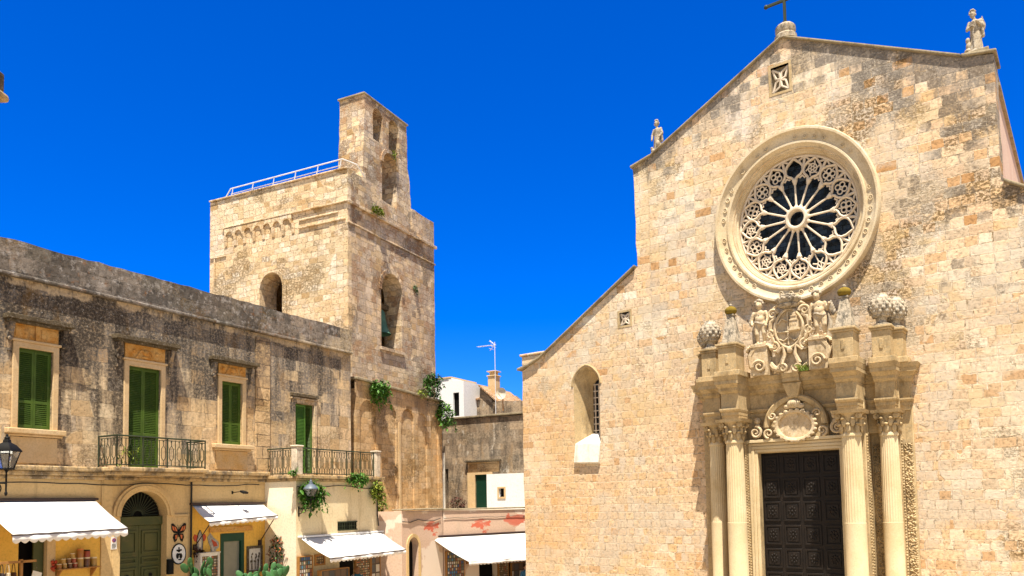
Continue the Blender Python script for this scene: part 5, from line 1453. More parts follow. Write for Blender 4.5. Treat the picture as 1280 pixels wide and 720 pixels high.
# ================================================================== PINK TERRACE WALL with shop
AO = ((-4.56, 32.0, 0.0), radians(60.797)); BO = ((-3.09, 34.6, 0.0), radians(40))
tw_ = thing('terrace_wall', 'low pink plastered wall with red patches and an arched dark doorway under a terrace', 'wall', *AO)
adoor = arch(.42, 1.12, -1.4, 1.55, 12, .40)
MB().poly([(0, -1.4), (2.95, -1.4), (2.95, 3.02), (0, 3.06)], 0, .4, [adoor]).build('wall', M['pink'], tw_, smooth=False)
MB().box(.40, 1.14, .30, .34, -1.4, 2.0).build('door', M['dark'], tw_)
ad = MB(); o1 = arch(.28, 1.26, 1.55, 1.55, 12, .54)[2:]; o2 = arch(.42, 1.12, 1.55, 1.55, 12, .40)[2:]
ad.poly(o1 + list(reversed(o2)), -.04, -.003); ad.box(1.12, 1.26, -.04, -.003, -1.4, 1.548); ad.box(.28, .42, -.04, -.003, -1.4, 1.548)
ad.build('door_surround', M['ochre'], tw_, smooth=False)
lr = MB().box(-1.7, .002, .0, .4, -1.4, 3.04).map(lambda x, y, z: (x * .34 , y + -x * .62, z)); lr.build('angled_return', M['brightpink'] if 'brightpink' in M else M['pink'], tw_, smooth=False)
# front stretch
tb = thing('pink_shop_front', 'pale pink plastered shop wall with peeling red patches below the roof terrace', 'building', *BO)
sh_door = rect(1.95, 3.0, -1.4, 1.05); 
MB().poly([(.003, -1.4), (7.5, -1.4), (7.5, 2.9), (.003, 3.02)], 0, .4, [sh_door, rect(3.62, 4.9, -1.4, .62)]).build('wall', M['pink'], tb, smooth=False)
MB().box(.02, 7.4, -.016, -.003, -1.4, 1.70).build('ochre_dado', M['ochre'], tb, smooth=False) if False else None
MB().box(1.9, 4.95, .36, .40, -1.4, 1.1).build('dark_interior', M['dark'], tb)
cpn = MB().box(-.02, 7.5, -.06, .5, 3.024, 3.09); cpn.build('coping', M['coping'], tb, smooth=False, bevel=.02)
MB().box(.0, 2.96, -.06, .5, 3.07, 3.13).build('coping', M['coping'], tw_, smooth=False, bevel=.02)
cable('wall_cable', '', [(x * .55, -.03, 2.62 - .06 * sin(x * 2.2) ) for x in range(6)], .015, M['cable'], parent=tw_)
cable('wall_cable', '', [(x * .6, -.03, 2.66 + .02 * sin(x * 2.2) ) for x in range(9)], .012, M['cable'], parent=tb)
MB().box(.36, .55, -.02, -.003, 1.15, 1.62).build('small_window', M['dark'], tb)
# terrace floor behind
tf = MB().add([(-6.2, 33.0, 3.0), (-4.3, 32.2, 3.0), (-3.0, 34.8, 2.98), (3.2, 40.0, 2.95), (3.0, 46, 2.95), (-4.5, 45, 3.0)], [tuple(range(6))])
tf.build('terrace_floor', M['ground'], None, smooth=False)
tag(bpy.data.objects['terrace_floor'], 'paved roof terrace behind the pink wall', 'terrace', kind='structure')
awning('wide white awning on the pink wall, ending at the church corner', BO, -.72, 6.6, -.003, 1.86, -1.45, .80, .78, .30, 6.6, .16, rollbox=True, arms=False)

# ================================================================== FAR HOUSES
DO = ((-3.655, 43.0, 0.0), radians(60.797 - 90))
dk = thing('weathered_house', 'dark grimy house wall with a green shuttered door above the pink terrace', 'house', *DO)
dd = rect(-.05, .14, 2.9, 5.2)
MB().poly([(-.6, 2.5), (9, 2.5), (9, 7.85)] + wobble_line((9, 7.85), (.2, 7.9), 24, .03) + [(.2, 7.9), (-.6, 7.95)], 0, .5, [dd, rect(1.9, 2.98, 2.9, 4.82)]).build('wall', M['darkhouse'], dk, smooth=False)
MB().box(-.06, .16, .4, .44, 2.9, 5.25).build('dark_doorway', M['dark'], dk)
MB().box(-.55, 9, .5, 6, 2.5, 7.6).build('rear_wall', M['darkhouse'], dk, smooth=False)
cp2 = MB().box(.0, 9, -.12, .5, 7.92, 8.02); cp2.build('coping', M['coping'], dk, bevel=.02, smooth=False)
ln = MB().box(1.35, 3.55, -.22, -.003, 5.50, 5.60); ln.build('door_hood', M['hood'], dk, bevel=.02)
MB().box(1.45, 3.4, -.04, -.003, 4.95, 5.49).build('door_panel', M['buttress'], dk, smooth=False)
MB().poly([(1.42, 2.9), (1.9, 2.9), (1.9, 4.82), (2.98, 4.82), (2.98, 4.94), (1.42, 4.94)], -.06, -.003).build('door_surround', M['frame'], dk, smooth=False)
shd = MB().box(1.9, 2.98, .06, .1, 2.9, 4.82)
for k in range(40): shd.box(1.93, 2.95, .045, .06, 2.95 + k * .046, 2.975 + k * .046)
shd.build('door', M['darkgreen'], dk, smooth=False)
MB().box(-.02, .14, -.05, -.003, 2.9, 6.1).map(lambda x, y, z: (x - .2, y, z)).build('white_pilaster', M['whitesill'], dk, smooth=False)
wa = thing('white_annex', 'small whitewashed block with one tiny window beside the green door', 'annex', (DO[0][0] + 2.99 * cos(DO[1]) + -.05 * -sin(DO[1]), DO[0][1] + 2.99 * sin(DO[1]) + -.05 * cos(DO[1]), 2.9), DO[1])
MB().poly(rect(0, 3.4, 0, 1.9), -.6, -.003, [rect(.74, 1.06, .70, 1.14)]).build('wall', M['white'], wa, smooth=False)
wf = MB().poly(rect(.66, 1.14, .62, 1.22), -.64, -.601, [rect(.74, 1.06, .70, 1.14)]).build('window_frame', M['frame'], wa, smooth=False)
MB().box(.74, 1.06, -.4, -.38, .70, 1.14).build('pane', M['dark'], wf)

EO = ((-4.25, 50.0, 0.0), radians(60.797 - 90))
def WE(u, d, z): return (EO[0][0] + u * cos(EO[1]) + d * sin(EO[1]), EO[0][1] + u * sin(EO[1]) - d * cos(EO[1]), z)
wh = thing('white_house', 'white cubic house above the dark wall, right of the bell tower', 'house', WE(-.9, 0, 0), EO[1])
MB().poly([(-1.5, 3), (1.42, 3), (1.42, 11.32), (-1.5, 11.28)], 0, 3.0).build('wall', M['white'], wh, smooth=False)
rp = MB().poly([(1.423, 3), (2.55, 3), (2.55, 11.0), (1.423, 11.2)], -.35, 3.0, [rect(1.75, 2.2, 8.8, 10.3)]); rp.build('wall', M['white'], wh, smooth=False)
MB().box(1.75, 2.2, -.2, -.15, 8.8, 10.3).build('window', M['dark'], wh)
MB().box(-1.55, 1.42, -.06, 3.05, 11.33, 11.42).build('parapet_cap', M['frame'], wh, smooth=False)
th_ = thing('tiled_house', 'grey gabled house with a terracotta tiled roof and a square chimney', 'house', WE(.55, -1.2, 0), EO[1])
MB().poly([(.35, 3), (3.4, 3), (3.4, 8.9), (2.55, 9.6), (1.35, 10.72), (1.32, 9.9), (.35, 9.9)], .0, 5).build('wall', M['darkhouse'], th_, smooth=False)
rt = MB()
rt.hexa([(1.352, -.2, 10.80), (3.6, -.2, 8.88), (3.6, 4, 8.88), (1.352, 4, 10.80), (1.352, -.2, 10.90), (3.6, -.2, 9.0), (3.6, 4, 9.0), (1.352, 4, 10.90)])
rt.hexa([(-.7, -.15, 9.92), (1.35, -.15, 9.92), (1.35, 3.4, 10.86), (-.7, 3.4, 10.86), (-.7, -.15, 10.02), (1.35, -.15, 10.02), (1.35, 3.4, 10.96), (-.7, 3.4, 10.96)])
roof = rt.build('roof', M['tiles'], th_, smooth=False)
ch = MB().box(1.42, 2.0, .9, 1.5, 9.9, 11.55); ch.box(1.36, 2.06, .84, 1.56, 11.552, 11.63); ch.box(1.5, 1.92, .98, 1.42, 11.632, 11.85); ch.box(1.36, 2.06, .84, 1.56, 11.852, 11.92)
ch.build('chimney', M['frame'], roof, smooth=False, bevel=.015)
MB().box(.35, 1.0, -.03, -.003, 8.6, 9.7).build('window', paint('maroon_shutter', (.05, .02, .02)), th_)
lowh = thing('low_rooftop_wall', 'low grey stone rooftop wall right of the tiled house, beside the satellite dish', 'wall', WE(3.2, -.6, 0), EO[1])
MB().poly([(.0, 3), (6, 3), (6, 8.5), (3.0, 8.95)] + wobble_line((2.4, 9.45), (.3, 9.75), 6, .05) + [(.0, 9.6)], 0, 1.5).build('wall', M['darkhouse'], lowh, smooth=False)
an = thing('tv_antenna', 'tall thin television antenna mast on the rooftops against the sky', 'antenna', WE(4.12, .6, 8.6), EO[1])
MB().tube([(0, 0, -.6), (0, 0, 4.55)], .02, 6).build('mast', M['whitemetal'], an)
y_ = MB().tube([(.08, 0, 4.35), (-1.25, 0, 4.38)], .02, 5)
for k in range(9): y_.tube([(-1.2 + .12 * k, -.16, 4.38), (-1.2 + .12 * k, .16, 4.38)], .01, 4)
for s in (-1, 1): y_.tube([(0, 0, 4.36), (-.35, .0, 4.36 + s * .32)], .02, 5); y_.tube([(-.1, -.3, 4.36 + s * .1), (-.1, .3, 4.36 + s * .1)], .014, 4); y_.tube([(-.25, -.25, 4.36 + s * .22), (-.25, .25, 4.36 + s * .22)], .014, 4)
y_.build('aerial', M['whitemetal'], an)
ds = thing('satellite_dish', 'round cream satellite dish on the rooftops beside the church corner', 'satellite dish', WE(4.52, .5, 9.28), EO[1])
MB().lathe([(0, .10), (.2, .07), (.34, .0), (.36, -.01), (.34, .03), (.2, .1), (0, .13)], (0, -.1, .65), 'y', 24).build('reflector', paint('cream_dish', (.72, .66, .52), rough=.4), ds)
MB().tube([(0, .05, .65), (0, .1, .3), (0, .1, -.4)], .035, 6).tube([(0, .0, .35), (0, -.45, .6)], .015, 5).build('mount', M['wood'], ds)
# house corner cropped by the left edge of the frame
nh = thing('near_house', 'stone house corner cropped by the left frame edge, its cornice tip against the sky', 'house', (-10.0, 7.5, 0), 0)
MB().box(-2.5, 2.22, -4, 3.8, -.2, 9.36).build('wall', M['tower'], nh, smooth=False)
hc = MB().box(-2.9, 2.535, -4.4, 3.9, 9.50, 9.62); hc.box(-2.8, 2.42, -4.2, 3.86, 9.362, 9.498)
hc.build('cornice', M['ledge'], nh, smooth=False, bevel=.05)
fl_ = thing('rooftop_floodlight', 'dark floodlight standing on the cornice tip at the far left edge', 'floodlight', (-7.70, 11.3, 9.62), 0)
MB().box(-.14, .14, -.1, .1, .06, .34).box(-.03, .03, -.03, .03, 0, .06).build('housing', M['hood'], fl_, bevel=.02)
MB().tube([(.13, -.1, -.12), (.2, -.1, -.02), (.16, -.1, .05), (.1, -.1, .08)], .012, 5).build('wire', M['whitemetal'], fl_)

# ------------------------------------------------------------------ plants
def foliage(n, spread, size, down=0.0, rnd=None, shape=None):
    m = MB()
    for _ in range(n):
        while True:
            p = Vector((random.uniform(-1, 1), random.uniform(-1, 1), random.uniform(-1, 1)))
            if p.length < 1: break
        p = p.normalized() * p.length ** .6
        c = Vector((p.x * spread[0], p.y * spread[1], p.z * spread[2]))
        if down: c.z -= down * random.random() ** 2 * (1 - abs(p.x) * .6)
        if shape: c = shape(c)
        a = random.uniform(0, 2 * pi); t = random.uniform(-1.1, .5)
        d = Vector((cos(a) * cos(t), sin(a) * cos(t), sin(t)))
        s = d.cross(Vector((0, 0, 1))).normalized()
        L = size * random.choice((.4, .6, .8, 1.0, 1.15)); w = L * random.uniform(.2, .34)
        k = d.cross(s).normalized() * (L * .12)
        m.add([c, c + d * L * .45 + s * w + k, c + d * L - Vector((0, 0, L * .2)), c + d * L * .45 - s * w + k], [(0, 1, 2), (0, 2, 3)])
    return m
def plant(name, label, loc, spread, n, size, mat, down=0, cat='plant', stems=True, group=None, yaw=0):
    root = thing(name, label, cat, loc, yaw, group)
    f_ = foliage(int(n * 1.7), spread, size * .82, down)
    for k_ in range(max(3, n // 60)):                        # a few shoots that trail out of the clump
        a_ = random.uniform(0, 2 * pi); e_ = Vector((spread[0] * 1.05 * cos(a_), -abs(spread[1] * sin(a_)), spread[2] * random.uniform(-1.0, .9)))
        for q_ in range(7):
            p_ = e_ * (1 + .05 * q_) + Vector((0, 0, -.05 * q_ * (1 if down else -.4))); g_ = foliage(2, (.03, .03, .03), size * .7)
            f_.merge(g_.map(lambda x, y, z: (x + p_.x, y + p_.y, z + p_.z)))
    f_.build('foliage', mat, root, smooth=False, fix=False)
    if stems:
        st = MB()
        for k in range(14):
            a = random.uniform(0, 2 * pi); r = random.uniform(.4, .9)
            e = (spread[0] * r * cos(a), spread[1] * r * sin(a), spread[2] * random.uniform(-.6, .8) - down * .5 * random.random())
            st.tube([(0, spread[1] * .8, -spread[2] * .3), (e[0] * .5, e[1] * .5, e[2] * .5 + .05), e], .01, 4, r1=.004)
        st.build('stems', M['leafdark'], root)
    return root
def WBu(u, d, z): 
    o, yw = BW
    return (o[0] + u * cos(yw) + d * sin(yw), o[1] + u * sin(yw) - d * cos(yw), z)
plant('wall_bush', 'drooping green bush at the left end of the arcaded wall top', WBu(.85, .25, 8.35), (.5, .35, .42), 420, .22, M['leaf'], .55, yaw=BW[1])
plant('wall_bush', 'upright green bush on the arcaded wall top at the right corner of the tower', WBu(5.75, -.1, 9.1), (.5, .4, .68), 520, .22, M['leafdark'], .1, yaw=BW[1])
plant('wall_bush', 'green bush hanging from the right end of the arcaded wall, beside the white house', WBu(6.35, .2, 7.75), (.55, .4, .62), 520, .22, M['leaf'], .25, yaw=BW[1])
plant('weed_tuft', 'small green tuft on the arcaded wall top between the two larger bushes', WBu(4.4, .1, 8.55), (.3, .2, .16), 100, .16, M['leafyellow'], 0, 'weeds', False, yaw=BW[1])
plant('weed_tuft', 'green tuft growing at the foot of the bell gable on the tower', WT(2.05, .12, 16.72), (.38, .14, .2), 160, .16, M['leafyellow'], .1, 'weeds', False, yaw=TO[1])
plant('weed_tuft', 'tiny green tuft on the sill of the right upper arch of the bell gable', WT(3.55, -.02, 20.02), (.18, .12, .14), 60, .12, M['leafyellow'], .05, 'weeds', False, yaw=TO[1])
plant('weed_tuft', 'dark tuft growing from the shaded tower wall right of the bell arch', WT(5.2, .05, 13.9), (.14, .1, .16), 60, .12, M['leafdark'], .1, 'weeds', False, yaw=TO[1])
plant('hanging_plant', 'large bushy green plant hanging below the terrace slab behind the small lantern', WL(9.35, 1.78, 3.88), (.55, .26, .40), 620, .20, M['leaf'], .55, yaw=LO[1])
plant('hanging_plant', 'green plant trailing through the terrace railing right of its middle', WL(11.85, 1.72, 4.40), (.62, .2, .22), 320, .18, M['leaf'], .3, yaw=LO[1])
plant('hanging_plant', 'green plant hanging from the right end of the terrace slab', WL(13.0, 1.72, 3.95), (.3, .2, .38), 320, .18, M['leafyellow'], .35, yaw=LO[1])
plant('hanging_plant', 'tiny green sprig at the foot of the white terrace post', WL(8.6, 1.6, 4.5), (.14, .1, .10), 60, .13, M['leaf'], 0, 'weeds', False, yaw=LO[1])
plant('terrace_shrub', 'yellow green potted shrub at the left end of the pink terrace wall', (-5.55, 32.6, 3.30), (.34, .25, .2), 200, .15, M['leafyellow'], 0)
rb = plant('terrace_shrub', 'dark red leafed shrub on the terrace left of the green door', (DO[0][0] + .95 * cos(DO[1]) - .35 * sin(-DO[1]), DO[0][1] + .95 * sin(DO[1]) - .4, 3.3), (.42, .3, .42), 340, .15, M['leafred'], .1)
# weeds under the left railing of the first balcony
plant('balcony_plant', 'thin pale green creeper on the left end of the long balcony railing', WL(2.95, .82, 4.8), (.35, .06, .3), 120, .10, M['leafyellow'], 0, 'plant', False, yaw=LO[1])

def cactus(label, loc, seed, n):
    random.seed(seed)
    root = thing('prickly_pear', label, 'cactus', loc, LO[1], 'prickly pears in pots')
    zt = loc[2] - gz(loc[1])
    pm = MB().lathe([(0, -zt), (.22, -zt), (.30, -zt + .42), (.32, -zt + .44), (.32, -zt + .48), (.28, -zt + .48), (.27, -zt + .42), (0, -zt + .42)], n=20)
    pm.build('pot', M['terracotta'], root)
    def pad(base, ang, tilt, L, turn):
        m = MB()
        R_ = Matrix.Rotation(turn, 3, 'Z') @ Matrix.Rotation(ang, 3, 'Y') @ Matrix.Rotation(tilt, 3, 'X')
        c = Vector(base) + R_ @ Vector((0, 0, L * .9))
        m.ball(c, (L * .62, L * .16, L), 12, 8, R_)
        m.build('pad', M['cactus'], root)
        return Vector(base) + R_ @ Vector((0, 0, L * 1.75)), R_
    trunk = MB().tube([(0, 0, -zt + .4), (.03, 0, -zt * .45), (0, 0, -.5)], .07, 8, r1=.06); trunk.build('stem', M['cactus'], root)
    for k in range(n):
        b = (random.uniform(-.38, .38), random.uniform(-.2, .2), random.uniform(-.85, -.35))
        p, r_ = pad(b, random.uniform(-.7, .7), random.uniform(-.3, .3), random.uniform(.15, .21), random.uniform(-.7, .7))
        if k % 2 == 0: pad(p, random.uniform(-.9, .9), random.uniform(-.3, .3), random.uniform(.12, .17), random.uniform(-.8, .8))
    return root
cactus('bright prickly pear in a pot in front of the white cabinet', WL(5.35, .95, 1.75), 3, 12)
cactus('dark prickly pear in a pot below the framed picture', WL(7.45, .9, 1.25), 5, 9)
cactus('tall prickly pear in a pot at the pale corner, below the red climber', WL(8.15, 1.3, 1.50), 8, 9)
random.seed(21)
cl = thing('flowering_climber', 'dark climbing plant with red bracts on the pale side wall under the short awning', 'plant', WL(8.80, .62, 1.55), LO[1])
foliage(360, (.12, .34, .85), .13, 0).build('foliage', M['leafdark'], cl, smooth=False, fix=False)
foliage(230, (.16, .42, .75), .11, 0, shape=lambda c: Vector((c.x - .06, c.y - .1, c.z + .1))).build('bracts', M['bloom'], cl, smooth=False, fix=False)
MB().tube([(0, 0, -2.2), (.02, -.05, -1), (0, 0, .4)], .025, 5).build('stem', M['hood'], cl)
hp = plant('wall_plant', 'reddish brown trailing plant hanging below the figure plaque', WL(5.98, .14, 1.95), (.2, .1, .18), 150, .12, M['leafred'], .2, yaw=LO[1])

# ------------------------------------------------------------------ wall ornaments and goods
def wall_thing(name, label, cat, u, z, d=.003, group=None): return thing(name, label, cat, WL(u, d, z), LO[1], group)
bt = wall_thing('butterfly_ornament', 'orange and black butterfly ornament on the wall right of the arched door', 'ornament', 5.27, 2.58, .055)
for s in (-1, 1):
    up = [(0, .02), (s * .06, .16), (s * .20, .30), (s * .27, .28), (s * .26, .12), (s * .17, .0), (0, -.02)]
    lo = [(0, -.02), (s * .16, -.03), (s * .20, -.14), (s * .14, -.29), (s * .07, -.24), (s * .03, -.1)]
    w = MB().poly(up, -.02, 0).poly(lo, -.018, 0).build('wing', M['black'], bt, smooth=False)
    k = MB()
    for pts in ([(s * .05, .05), (s * .12, .19), (s * .17, .20), (s * .12, .06)], [(s * .15, .06), (s * .20, .21), (s * .24, .22), (s * .22, .10)], [(s * .05, -.06), (s * .13, -.07), (s * .12, -.2), (s * .08, -.18)]):
        k.poly(pts, -.026, -.0205)
    k.build('wing_spot', paint('orange_enamel', (.62, .16, .05), rough=.4) if 'oe' not in M else M['oe'], w, smooth=False)
MB().ball((0, -.02, 0), (.022, .02, .14), 8, 6).tube([(0, -.02, .12), (-.05, -.03, .24)], .006, 4).tube([(0, -.02, .12), (.05, -.03, .24)], .006, 4).build('body', M['black'], bt)
ov = wall_thing('oval_sign', 'white oval shop sign with a black figure motif and dark rim, below the butterfly', 'sign', 5.28, 1.92, .055)
MB().lathe([(0, -.02), (.25, -.02), (.25, 0)], (0, 0, 0), 'y', 36, sx=1, sy=1.26).build('plate', M['white'], ov)
MB().lathe([(.235, -.026), (.265, -.026), (.265, 0), (.235, -.001)], (0, 0, 0), 'y', 36, sx=1, sy=1.25).build('rim', M['black'], ov)
k = MB()
k.ball((0, -.025, .10), (.06, .008, .05), 8, 6); k.ball((-.06, -.025, .11), (.04, .008, .03), 8, 6); k.ball((.07, -.025, .12), (.04, .008, .03), 8, 6)
k.ball((-.05, -.025, -.06), (.055, .008, .09), 8, 6); k.ball((.07, -.025, -.07), (.055, .008, .09), 8, 6); k.ball((.01, -.025, -.01), (.08, .008, .03), 8, 6); k.ball((0, -.025, .18), (.03, .008, .03), 8, 6); k.ball((.03, -.025, -.18), (.07, .008, .02), 8, 6)
k.build('motif', M['black'], ov)
red_e = paint('red_enamel', (.50, .07, .03), rough=.4); grey_e = paint('grey_enamel', (.42, .40, .36), (.2, .2, .2), rough=.4, s=14); white_e = paint('cream_enamel', (.7, .64, .52), (.5, .4, .3), rough=.4, s=12)
pq = wall_thing('figure_plaque', 'painted plaque of a grey hooded figure with red wings, beside the drainpipe', 'plaque', 6.10, 2.30, .012, 'painted plaques above the cabinet')
MB().poly([(-.10, -.33), (.10, -.33), (.12, .0), (.07, .2), (.0, .33), (-.07, .2), (-.12, .0)], -.02, 0).build('figure', grey_e, pq, smooth=False)
for s in (-1, 1): MB().poly([(s * .09, -.05), (s * .2, -.02), (s * .25, .1), (s * .2, .2), (s * .1, .16)], -.018, 0).build('wing', red_e, pq, smooth=False)
MB().poly([(-.04, -.3), (.04, -.3), (.05, 0), (0, .08), (-.05, 0)], -.026, -.0205).build('apron', white_e, pq, smooth=False)
MB().tube([(-.10, -.02, -.33), (.10, -.02, -.33), (.12, -.02, 0), (.07, -.02, .2), (0, -.02, .33), (-.07, -.02, .2), (-.12, -.02, 0)], .012, 4, closed=True).build('outline', M['black'], pq)
pr = wall_thing('figure_plaque', 'painted plaque like a bent fish in red and grey, right of the hooded figure', 'plaque', 6.62, 2.16, .012, 'painted plaques above the cabinet')
MB().poly([(-.22, .22), (-.12, .36), (.02, .2), (.22, .05), (.24, -.12), (.12, -.2), (.08, -.34), (-.06, -.34), (-.10, -.1), (-.18, .05)], -.02, 0).build('figure', grey_e, pr, smooth=False)
MB().poly([(-.08, .16), (.12, .04), (.18, -.08), (.02, -.1)], -.026, -.0205).build('stripe', red_e, pr, smooth=False)
MB().poly([(-.06, .0), (.0, -.12), (.05, -.3), (-.04, -.3), (-.08, -.1)], -.0265, -.0205).build('belly', white_e, pr, smooth=False)
ns = wall_thing('notice_sign', 'small rectangular no parking notice on the wall left of the arched green door', 'sign', 3.10, 2.38, .055)
MB().box(-.09, .09, -.012, 0, -.18, .18).build('plate', M['white'], ns)
MB().lathe([(0, -.016), (.062, -.016), (.062, -.012)], (0, 0, .08), 'y', 20).build('red_ring', red_e, ns)
k = MB().lathe([(0, -.02), (.045, -.02), (.045, -.016)], (0, 0, .08), 'y', 20); k.build('blue_disc', paint('sign_blue', (.03, .08, .35)), ns)
k = MB()
k.hexa([(-.045, -.023, .045), (-.035, -.023, .035), (-.035, -.0205, .035), (-.045, -.0205, .045), (.035, -.023, .125), (.045, -.023, .115), (.045, -.0205, .115), (.035, -.0205, .125)]); k.build('slash', red_e, ns)
k = MB()
for z in (-.03, -.065, -.1, -.135): k.box(-.065, .065 - .02 * (z < -.1), -.014, -.0121, z - .010, z + .006)
k.build('lettering', M['black'], ns)

shf = thing('wall_shelf', 'narrow wooden wall shelf carrying jars under the large awning', 'shelf', WL(1.95, .003, 1.78), LO[1])
MB().box(-.62, .60, -.34, 0, -.03, 0).build('board', M['wood'], shf, bevel=.006)
for x in (-.5, .48): MB().hexa([(x, -.02, -.3), (x + .03, -.02, -.3), (x + .03, 0, -.3), (x, 0, -.3), (x, -.3, -.03), (x + .03, -.3, -.03), (x + .03, 0, -.031), (x, 0, -.031)]).build('bracket', M['wood'], shf)
cont = [paint('jam_%s' % n, c, rough=.25, spec=.5, bump=0) for n, c in (('amber', (.40, .16, .03)), ('ochre', (.45, .26, .06)), ('brown', (.16, .07, .03)), ('red', (.35, .07, .03)))]
k = 0
def jar(u, d, z, r, h, ci, lid, label):
    root = thing('preserve_jar', label, 'jar', WL(u, d, z), LO[1], 'jars of preserves on the wall shelf')
    MB().lathe([(0, 0), (r, 0), (r, h * .8), (r * .85, h * .88), (0, h * .88)], n=14).build('jar', cont[ci], root)
    MB().lathe([(0, h), (r * .95, h), (r * .95, h * .86), (0, h * .86)], n=14).build('lid', lid, root)
goldlid = paint('cream_lid', (.72, .60, .40), rough=.4)
for i in range(4): jar(1.44 + .145 * i, .2, 1.783, .062, .13, i % 4, goldlid, 'squat jar with a pale lid in the bottom row of the jar pyramid')
for i in range(3): jar(1.55 + .145 * i, .2, 1.915, .062, .13, (i + 1) % 4, goldlid, 'squat jar with a pale lid in the middle row of the jar pyramid')
jar(1.80, .2, 2.047, .062, .13, 1, goldlid, 'squat jar with a pale lid at the top of the jar pyramid')
jar(2.02, .2, 1.783, .085, .26, 1, goldlid, 'large amber jar standing right of the jar pyramid, under another large jar')
jar(2.02, .2, 2.045, .085, .24, 0, paint('orange_lid', (.6, .2, .05)), 'large jar with an orange lid stacked on the large amber jar')
jar(2.21, .2, 1.783, .085, .26, 2, goldlid, 'large brown jar second from the right end of the wall shelf')
jar(2.21, .2, 2.045, .085, .2, 3, M['black'], 'large jar with a black lid stacked on the brown jar')
jar(2.41, .2, 1.783, .085, .25, 1, goldlid, 'single large jar at the right end of the wall shelf')
gr_ = thing('fruit_bunch', 'small bunch of orange dried fruit hanging at the left end of the wall shelf', 'fruit', WL(1.36, .1, 1.85), LO[1])
m = MB()
for k in range(14): m.ball((random.uniform(-.05, .05), random.uniform(-.05, .05), random.uniform(-.12, .14)), .04, 7, 5)
m.build('fruit', red_e, gr_); MB().tube([(0, 0, .1), (0, .08, .25)], .006, 4).build('string', M['hood'], gr_)

rk = thing('clothes_rack', 'honey wood display rack with bags at the bottom left corner, under the large awning', 'rack', WL(-.1, .8, gz(19)), LO[1])
zt = 2.10 - gz(19)
for x in (-.65, .22):
    MB().box(x - .03, x + .03, -.03, .03, 0, zt + .05).build('post', M['wood'], rk)
MB().box(-.7, .58, -.03, .03, zt - .04, zt + .02).build('rail', M['wood'], rk)
MB().box(-.68, .25, -.25, .25, .3, .34).build('shelf', M['wood'], rk)
bagc = [(.10, .04, .02), (.45, .36, .24), (.03, .02, .02), (.5, .12, .1), (.2, .1, .03)]
for k in range(5):
    bg2 = thing('hanging_bag', ['dark brown bag hanging on the wooden rack', 'cream cloth bag hanging on the wooden rack', 'black bag hanging on the wooden rack', 'red bag at the left of the wooden rack', 'tan leather bag near the rack post'][k], 'bag', WL(-.05 - .14 * k, .78, 2.06), LO[1], 'bags hanging on the rack')
    c_ = paint('bag_cloth', bagc[k], rough=.8)
    MB().hexa([(-.05, -.12, -.62), (.05, -.12, -.62), (.05, .12, -.62), (-.05, .12, -.62), (-.03, -.09, -.22), (.03, -.09, -.22), (.03, .09, -.22), (-.03, .09, -.22)]).build('body', c_, bg2, bevel=.02)
    MB().tube([(0, -.08, -.24), (0, -.05, -.05), (0, 0, .02), (0, .05, -.05), (0, .08, -.24)], .01, 5).build('strap', c_, bg2)
pb = thing('paper_sign', 'pale leaning board beside the dark shop doorway on the wooden rack', 'board', WL(.42, .82, 1.55), LO[1])
MB().hexa([(-.16, -.02, -.3), (.10, -.02, -.3), (.10, .0, -.3), (-.16, .0, -.3), (-.02, -.02, .3), (.2, -.02, .22), (.2, .0, .22), (-.02, .0, .3)]).build('board', M['whitesill'], pb)
MB().tube([(.09, -.01, .25), (.05, 0, .5)], .006, 4).build('string', M['hood'], pb)

cbn = thing('display_cabinet', 'small white glazed cabinet standing left of the dark green shop door', 'cabinet', WL(6.27, .003, gz(24)), LO[1])
zc = 1.88 - gz(24)
m = MB().poly(rect(-.38, .38, .8, zc), -.32, -.28, [rect(-.31, -.04, .9, zc - .09), rect(.04, .31, .9, zc - .09)]); m.box(-.40, .40, -.34, 0, zc, zc + .03); m.box(-.38, -.34, -.28, 0, 0, zc); m.box(.34, .38, -.28, 0, 0, zc); m.box(-.34, .34, -.02, 0, .8, zc); m.box(-.34, .34, -.28, -.02, .78, .82); m.box(-.38, .38, -.32, -.28, 0, .8)
m.build('case', M['whitesill'], cbn, smooth=False, bevel=.006)
MB().box(-.34, .34, -.27, -.24, .84, zc - .02).build('display', M['trinkets'], cbn, smooth=False)

fp = wall_thing('framed_picture', 'framed print of dark plants on a cream ground, right of the green shop door', 'picture', 8.38, 1.52, .004)
MB().poly(rect(-.35, .35, -.45, .47), -.05, 0, [rect(-.26, .26, -.36, .38)]).build('frame', M['hood'], fp, smooth=False, bevel=.008)
MB().box(-.26, .26, -.02, -.012, -.36, .38).build('print', M['whitesill'], fp)
m = MB(); random.seed(4)
for k in range(16):
    x = random.uniform(-.2, .2); z0 = -.34; L = random.uniform(.25, .6)
    m.tube([(x, -.022, z0), (x * 1.1, -.022, z0 + L * .6), (x * 1.2 + random.uniform(-.05, .05), -.022, z0 + L)], .008, 4); m.ball((x * 1.2, -.022, z0 + L), (.03, .004, .045), 6, 5)
m.build('drawn_plants', M['hood'], fp)

